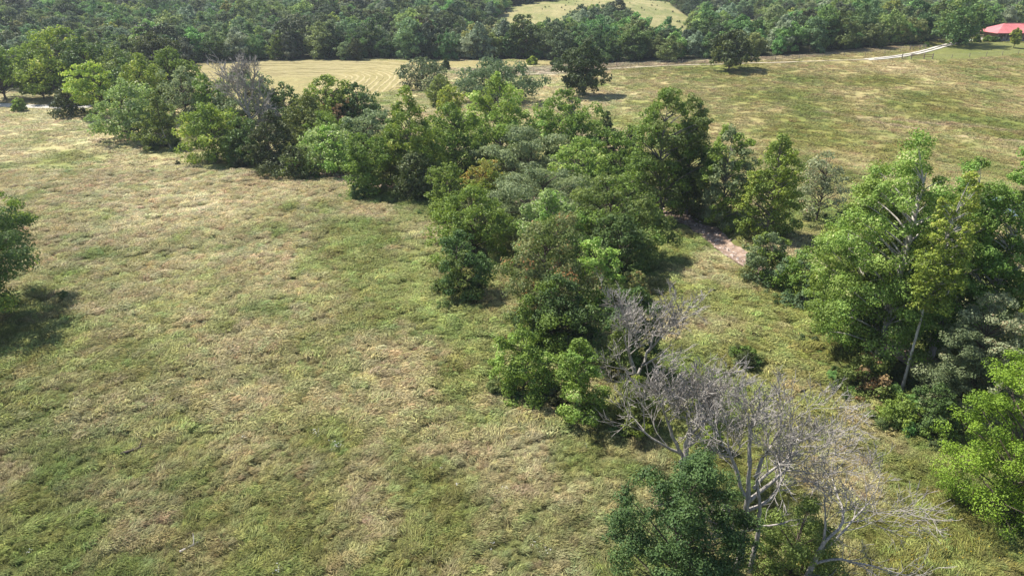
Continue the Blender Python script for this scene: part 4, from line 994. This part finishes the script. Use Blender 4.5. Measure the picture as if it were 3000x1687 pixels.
src = []
for k in range(4): src.append(source("grass_tuft", tuft(10 + k, 70, .34, .36, .66, .026, .40)))                 # 0-3 lodged, near
for k in range(2): src.append(source("grass_tuft", tuft(20 + k, 56, .36, .36, .36, .024, .9, .8)))               # 4-5 standing, near
for k in range(3): src.append(source("grass_tuft", tuft(30 + k, 70, .50, .38, .84, .040, .42)))                  # 6-8 lodged, mid
for k in range(2): src.append(source("grass_tuft", tuft(40 + k, 56, .55, .40, .48, .040, .9, .8)))               # 9-10 standing, mid
for k in range(3): src.append(source("grass_tuft", tuft(50 + k, 70, 1.2, .17, .7, .08, 1.5, .4)))                # 11-13 far
rngg = np.random.default_rng(12)
GP, GW, GS = [], [], []
for y0, y1, dens, lod, stand, sz in ((12, 46, 9.0, (0, 1, 2, 3), (4, 5), 1.0), (46, 80, 5.2, (6, 7, 8), (9, 10), .9), (80, 126, 3.0, (6, 7, 8), (9, 10), 1.15), (126, 300, .60, (11, 12, 13), (11, 12), 1.0)):
    hw = .735 * (y1 * math.cos(math.radians(PITCH)) + CAM_H * math.sin(math.radians(PITCH))) + 12
    n = int(2 * hw * (y1 - y0) * dens)
    q = np.stack([rngg.uniform(-hw, hw, n), rngg.uniform(y0, y1, n)], -1)
    hq = .735 * (q[:, 1] * math.cos(math.radians(PITCH)) + CAM_H * math.sin(math.radians(PITCH))) + 12
    q = q[np.abs(q[:, 0]) < hq]
    st = fbm(q[:, 0] / 6.0, q[:, 1] / 6.0, 91, 3) + .3 * (rngg.uniform(size=len(q)) - .5) > .56
    w_ = np.where(st, rngg.choice(stand, len(q)), rngg.choice(lod, len(q)))
    GP.append(q); GW.append(w_); GS.append(sz * rngg.uniform(.65, 1.35, len(q)))
GP = np.concatenate(GP); GW = np.concatenate(GW); GS = np.concatenate(GS)
keep = (seg_dist(GP[:, 0], GP[:, 1], CREEK) > 2.7) & (seg_dist(GP[:, 0], GP[:, 1], LEFT_ROAD) > 2.2) & (seg_dist(GP[:, 0], GP[:, 1], DRIVE) > 1.9) & (seg_dist(GP[:, 0], GP[:, 1], TRACKPTS) > 1.2)
keep &= ~wood_mask(GP[:, 0], GP[:, 1]) & ~in_poly(GP[:, 0], GP[:, 1], HAYFIELD) & ~in_poly(GP[:, 0], GP[:, 1], LAWN)
keep &= np.hypot((GP[:, 0] - POND[0]) / (POND[2] * 1.15), (GP[:, 1] - POND[1]) / (POND[3] * 1.15)) > 1
GP, GW, GS = GP[keep], GW[keep], GS[keep]
flow = .35 + 2.4 * (fbm(GP[:, 0] / 6.0, GP[:, 1] / 6.0, 51, 3) - .5) + 3.0 * (fbm(GP[:, 0] / 1.9, GP[:, 1] / 1.9, 57, 2) - .5)
flow = flow + rngg.normal(0, .45, len(GP))
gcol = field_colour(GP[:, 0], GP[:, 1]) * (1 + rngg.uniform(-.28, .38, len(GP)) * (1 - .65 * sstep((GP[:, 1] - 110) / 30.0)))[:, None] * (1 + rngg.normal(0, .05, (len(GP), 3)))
lumpz = (fbm(GP[:, 0] / 2.4, GP[:, 1] / 2.4, 61, 4) - .5) * .45 * (1 - sstep((GP[:, 1] - 150) / 120))
gs_ = np.minimum(GS * .9 * (.18 + 1.7 * fbm(GP[:, 0] / 1.5, GP[:, 1] / 1.1, 71, 3)), 1.2 + .0 * GS)
gr = gn_instances("meadow_grass", np.stack([GP[:, 0], GP[:, 1], terrain(GP[:, 0], GP[:, 1]) + lumpz], -1), {"which": GW, "turn": flow, "size": gs_}, src, gcol)
tag(gr, "long matted meadow grass, straw coloured and green, laid over in swirls", "grass", kind="stuff")

# weeds in flower among the grass
def flower_cloud(name, label, spots, colour, seed, size, zlo, zhi):
    rng = np.random.default_rng(seed); C_ = []
    for (x, y, r, n) in spots:
        q = rng.normal(size=(n, 2)) * r * .5 + np.array([x, y])
        C_.append(np.concatenate([q, (terrain(q[:, 0], q[:, 1]) + rng.uniform(zlo, zhi, n))[:, None]], 1))
    C_ = np.concatenate(C_); n = len(C_)
    mt = leaf_mat(name, tuple(c * .75 for c in colour), colour, None, transl=.25)
    o = add_obj(name, leaf_mesh(name, C_, rng.normal(size=(n, 3)) + np.array([0, -.3, 1.0]), size * rng.uniform(.6, 1.4, n), rng.uniform(0, 1, n), mt, rng))
    tag(o, label, "flowers", kind="stuff")
flower_cloud("goldenrod_flowers", "yellow goldenrod blooms dotted in the grass at lower right", [(x, y, r, n) for x, y, r, n in GOLDENROD], (.40, .29, .03), 3, .09, .35, .75)
flower_cloud("white_flowers", "small white weed blooms dotted through the near grass", [(x, y, r, n) for x, y, r, n in WHITE_WEEDS], (.62, .60, .58), 4, .09, .30, .6)

# ------------------------------------------------------------------ hay rows left on the mown field
def hay_rows():
    V = []; F = []; n0 = 0
    rng = np.random.default_rng(31)
    for i in range(21):
        r = 46 - 2.05 * i
        if r < 3: continue
        xr = -66 + r
        a = np.linspace(0, math.pi / 2, 16)
        px_ = np.concatenate([np.full(14, xr), -66 + r * np.cos(a), np.linspace(-68, -150, 30)])
        py_ = np.concatenate([np.linspace(206 + .25 * i, 236, 14), 238 + r * .95 * np.sin(a), np.full(30, 238 + r * .95)])
        q = resample(np.stack([px_, py_], -1), 1.2)
        q = q + np.stack([fbm(q[:, 1] / 5, q[:, 0] / 5, i, 2) - .5, fbm(q[:, 0] / 5, q[:, 1] / 5, i + 50, 2) - .5], -1) * .9
        t = np.gradient(q, axis=0); t /= np.linalg.norm(t, axis=1, keepdims=True); nr = np.stack([-t[:, 1], t[:, 0]], -1)
        w = .42 * (.6 + .8 * rng.uniform(size=len(q))) * (.15 + .85 * sstep((fbm(q[:, 0] / 9 + i * 3.7, q[:, 1] / 9, 7, 3) - .36) / .15)); hgt = .09 * (.4 + 1.2 * rng.uniform(size=len(q)))
        row = []
        for u, h in ((-1, 0), (-.5, .8), (.1, 1), (.6, .7), (1, 0)):
            pxy = q + nr * (u * w)[:, None]; row.append(np.concatenate([pxy, (terrain(pxy[:, 0], pxy[:, 1]) + .02 + h * hgt)[:, None]], 1))
        row = np.stack(row, 1); k = len(q)
        V.append(row.reshape(-1, 3)); ii = np.arange(k * 5).reshape(k, 5) + n0
        F.append(np.stack([ii[:-1, :-1], ii[:-1, 1:], ii[1:, 1:], ii[1:, :-1]], -1).reshape(-1, 4)); n0 += k * 5
    V = np.concatenate(V); F = np.concatenate(F)
    return mesh_from("hay_rows", V, F, np.full(len(F), 4), noise_mat("cut_hay", (.29, .24, .115), (.36, .305, .155), 1.5, .95, .5), smooth=True)
tag(add_obj("hay_rows", hay_rows()), "pale curving rows of cut hay on the mown field", "hay", kind="stuff")

# ------------------------------------------------------------------ stones in the creek bed
rngs = np.random.default_rng(17)
q = resample(CREEK, .11)
q = q[(q[:, 1] > 60) & (q[:, 0] > -45)]
q = np.repeat(q, 1, axis=0) + rngs.normal(size=(len(q), 2)) * 1.1
n = len(q); s = rngs.gamma(2.0, .055, n) + .04
base = np.array([(1, 0, 0), (0, 1, 0), (-1, 0, 0), (0, -1, 0), (.1, .1, .7), (0, 0, -.5)])
tri = np.array([(0, 1, 4), (1, 2, 4), (2, 3, 4), (3, 0, 4), (1, 0, 5), (2, 1, 5), (3, 2, 5), (0, 3, 5)])
ra = rngs.uniform(0, 6.28, n); ca, sa = np.cos(ra), np.sin(ra)
V = np.empty((n, 6, 3)); bb = base[None] * (1 + .25 * rngs.normal(size=(n, 6, 1)))
V[..., 0] = q[:, None, 0] + s[:, None] * (bb[..., 0] * ca[:, None] - bb[..., 1] * sa[:, None]); V[..., 1] = q[:, None, 1] + s[:, None] * (bb[..., 0] * sa[:, None] + bb[..., 1] * ca[:, None])
V[..., 2] = (terrain(q[:, 0], q[:, 1]) + .15)[:, None] + s[:, None] * bb[..., 2]
F = (tri[None] + (np.arange(n) * 6)[:, None, None]).reshape(-1, 3)
tag(add_obj("creek_stones", mesh_from("creek_stones", V.reshape(-1, 3), F, np.full(len(F), 3), noise_mat("creek_stone", (.26, .20, .165), (.56, .47, .41), .9, .9))), "loose pinkish stones strewn along the dry creek bed", "stones", kind="stuff")

# ------------------------------------------------------------------ fences and gates
WOOD = noise_mat("weathered_wood", (.13, .105, .085), (.27, .23, .19), 3, .9, .3)
RAIL = noise_mat("brown_rail_wood", (.26, .14, .08), (.40, .24, .15), 3, .9, .3)
WIRE = noise_mat("fence_wire", (.25, .24, .23), (.34, .33, .32), 3, .6)
def wire_fence(label, line, gap, seed):
    q = resample(line, gap); rng = np.random.default_rng(seed)
    x0, y0 = q[0]; z0 = gz(x0, y0)
    root = empty("wire_fence", (float(x0), float(y0), z0)); tag(root, label, "fence")
    tops = []
    for k, (x, y) in enumerate(q):
        z = gz(x, y); h = 1.35 + rng.uniform(-.12, .15); dx, dy = rng.normal(size=2) * .05
        tb = Tubes(); tb.add([(0, 0, -.2), (dx * .5, dy * .5, h * .5), (dx, dy, h)], [.085, .08, .07], 6)
        add_obj("post", tb.mesh("post", WOOD), root, (float(x - x0), float(y - y0), z - z0))
        tops.append((x - x0, y - y0, z - z0))
    tops = np.array(tops)
    for h in (.5, .9, 1.25):
        tb = Tubes(); tb.add(tops + np.array([0, -.08, h]), np.full(len(tops), .012), 3)
        add_obj("wire", tb.mesh("wire", WIRE), root)
wire_fence("thin wire fence with wooden posts along the track on the ridge", LINES['fence'], 7.0, 1)
wire_fence("wire fence with short wooden posts below the lawn of the house", LINES['fence2'], 5.5, 2)

def rail_gate(name, label, a, b, posts, rails, hpost, mat):
    ax, ay = a; bx, by = b; z0 = gz(ax, ay)
    root = empty(name, (ax, ay, z0)); tag(root, label, "gate")
    for f in posts:
        x, y = ax + (bx - ax) * f, ay + (by - ay) * f
        m_ = Boxes(); m_.box((x - ax, y - ay, gz(x, y) - z0 + hpost / 2 - .1), (.24, .24, hpost)); add_obj("post", m_.mesh("post", mat), root)
    zb = gz(bx, by) - z0
    for f0, f1, h0, h1 in rails:
        m_ = Boxes()
        m_.beam(((bx - ax) * f0, (by - ay) * f0 - .16, zb * f0 + h0), ((bx - ax) * f1, (by - ay) * f1 - .16, zb * f1 + h1), .06, .16); add_obj("rail", m_.mesh("rail", RAIL if h0 == h1 else mat), root)
rail_gate("rail_gate", "brown wooden rail gate with braced posts at the foot of the lawn", PTS['gate'], PTS['gate2'], (0, .30, .72, 1.0),
          [(.30, .72, .55, .55), (.30, .72, 1.0, 1.0), (.30, .72, 1.4, 1.4), (.72, 1.0, .7, .7), (.72, 1.0, 1.25, 1.25), (.0, .30, .1, 1.3)], 1.75, WOOD)
gx0, gy0 = PTS['gateb']
rail_gate("rail_gate", "small rail gate with pale diagonal brace beyond the gravel drive", (gx0 - 4.5, gy0 - .5), (gx0 + 1.2, gy0 + .3), (0, .62, 1.0),
          [(0, .62, .6, .6), (0, .62, 1.1, 1.1), (.62, 1.0, .1, 1.4)], 1.6, WOOD)

# ------------------------------------------------------------------ the house
ROOF = noise_mat("red_metal_roof", (.40, .115, .115), (.52, .175, .17), .35, .5, 0, spec=.5)
WALL = noise_mat("house_siding", (.16, .125, .095), (.24, .19, .15), 2, .85)
TRIM = noise_mat("painted_trim", (.30, .07, .07), (.36, .10, .10), 2, .6)
POSTM = noise_mat("porch_post", (.30, .25, .20), (.40, .34, .28), 2, .8)
CONC = noise_mat("porch_slab", (.34, .32, .29), (.46, .44, .41), 2, .9)
m, nt, p = new_mat("window_glass"); p.inputs["Base Color"].default_value = (.02, .025, .03, 1); p.inputs["Roughness"].default_value = .05
GLASS = m
hx, hy = PTS['house']; HZ = gz(hx, hy) + .1
root = empty("farmhouse", (hx, hy, HZ)); tag(root, "low farmhouse with red metal roof and front porch at the top right", "house")
LN, DP, EV, RI = 22.0, 12.0, 2.75, 5.6     # length, depth, eave height, ridge height
b = Boxes(); b.box((LN / 2, DP / 2 - .2, .0), (LN - .6, DP - .6, .3)); add_obj("porch_slab", b.mesh("porch_slab", CONC), root)
b = Boxes(); b.box((LN / 2 + .4, DP / 2 + 1.2, EV / 2 + .1), (LN - 3.4, DP - 4.2, EV - .1)); add_obj("wall", b.mesh("wall", WALL), root)
b = Boxes()
e = [(-.6, -.6, EV), (LN + .6, -.6, EV), (LN + .6, DP + .6, EV), (-.6, DP + .6, EV), (5.2, DP / 2, RI), (LN - 5.2, DP / 2, RI)]
e2 = [(x, y, z - .14) for x, y, z in e[:4]]
b.poly(e + e2, [(0, 1, 5, 4), (1, 2, 5), (2, 3, 4, 5), (3, 0, 4), (9, 8, 7, 6), (0, 6, 7, 1), (1, 7, 8, 2), (2, 8, 9, 3), (3, 9, 6, 0)])
rf = add_obj("roof", b.mesh("roof", ROOF), root)
for k in range(26):                                    # standing seams on the front slope
    xs = .2 + k * (LN / 26.0)
    top = min(1.0, max(0.0, (xs + .6) / 5.8), max(0.0, (LN + .6 - xs) / 5.8))
    bb_ = Boxes(); bb_.beam((xs, -.58, EV + .03), (xs, -.6 + top * (DP / 2 + .6), EV + (RI - EV) * top + .03), .05, .06); add_obj("seam", bb_.mesh("seam", ROOF), rf)
bb_ = Boxes(); bb_.beam((5.2, DP / 2, RI + .05), (LN - 5.2, DP / 2, RI + .05), .3, .1); add_obj("ridge_cap", bb_.mesh("ridge_cap", ROOF), rf)
b = Boxes(); b.beam((-.6, -.66, EV - .09), (LN + .6, -.66, EV - .09), .08, .22); add_obj("eave_board", b.mesh("eave_board", TRIM), root)
for k in range(8):
    b = Boxes(); b.box((.3 + k * (LN - .6) / 7, .1, EV / 2 + .02), (.22, .22, EV - .22)); add_obj("porch_post", b.mesh("porch_post", POSTM), root)
for xw in (4.2, 8.2, 14.5, 18.5):
    b = Boxes(); b.box((xw, 3.05, 1.55), (1.5, .12, 1.3)); w_ = add_obj("window", b.mesh("window", POSTM), root)
    b = Boxes(); b.box((xw, 2.97, 1.55), (1.3, .06, 1.1)); add_obj("pane", b.mesh("pane", GLASS), w_)
b = Boxes(); b.box((11.3, 3.05, 1.2), (1.1, .12, 2.1)); d_ = add_obj("door", b.mesh("door", TRIM), root)
b = Boxes(); b.box((11.7, 2.93, 1.15), (.08, .12, .08)); add_obj("handle", b.mesh("handle", WIRE), d_)

CHAIR = noise_mat("chair_paint", (.62, .60, .57), (.72, .70, .68), 2, .6)
def porch_chair(label, x, y, rz):
    r = empty("porch_chair", (x, y, HZ + .15), rz); tag(r, label, "chair")
    b = Boxes(); b.box((0, 0, .42), (.56, .52, .06)); add_obj("seat", b.mesh("seat", CHAIR), r)
    b = Boxes(); b.beam((0, .24, .42), (0, .42, 1.15), .56, .05); add_obj("backrest", b.mesh("backrest", CHAIR), r)
    for sx in (-.26, .26):
        b = Boxes(); b.box((sx, -.02, .66), (.08, .52, .05)); add_obj("armrest", b.mesh("armrest", CHAIR), r)
        for sy in (-.22, .22):
            b = Boxes(); b.box((sx, sy, .33), (.06, .06, .64)); add_obj("leg", b.mesh("leg", CHAIR), r)
        tb = Tubes(); tb.add([(sx, -.42, .10), (sx, -.15, .035), (sx, .2, .035), (sx, .5, .12)], [.03] * 4, 5); add_obj("rocker", tb.mesh("rocker", CHAIR), r)
porch_chair("white porch rocking chair, left one under the red roof", hx + 3.6, hy + 1.4, 0.1)
porch_chair("white porch rocking chair, right one under the red roof", hx + 5.6, hy + 1.4, -0.1)

# ------------------------------------------------------------------ the air
b = Boxes(); b.poly([(-795, -55, -6), (795, -55, -6), (795, 1295, -6), (-795, 1295, -6), (-795, -55, 62), (795, -55, 62), (795, 1295, 62), (-795, 1295, 62)],
                    [(3, 2, 1, 0), (4, 5, 6, 7), (0, 1, 5, 4), (1, 2, 6, 5), (2, 3, 7, 6), (3, 0, 4, 7)])
m = bpy.data.materials.new("haze_air"); m.use_nodes = True; nt = m.node_tree
nt.nodes.remove(nt.nodes["Principled BSDF"])
v = nt.nodes.new("ShaderNodeVolumePrincipled"); v.inputs["Color"].default_value = (.80, .88, 1.0, 1); v.inputs["Density"].default_value = .00013; v.inputs["Anisotropy"].default_value = .2
nt.links.new(v.outputs[0], nt.nodes["Material Output"].inputs["Volume"])
hz = add_obj("haze", b.mesh("haze", m)); hz["kind"] = "stuff"; hz["label"] = "thin bluish summer haze over the valley"; hz["category"] = "haze"
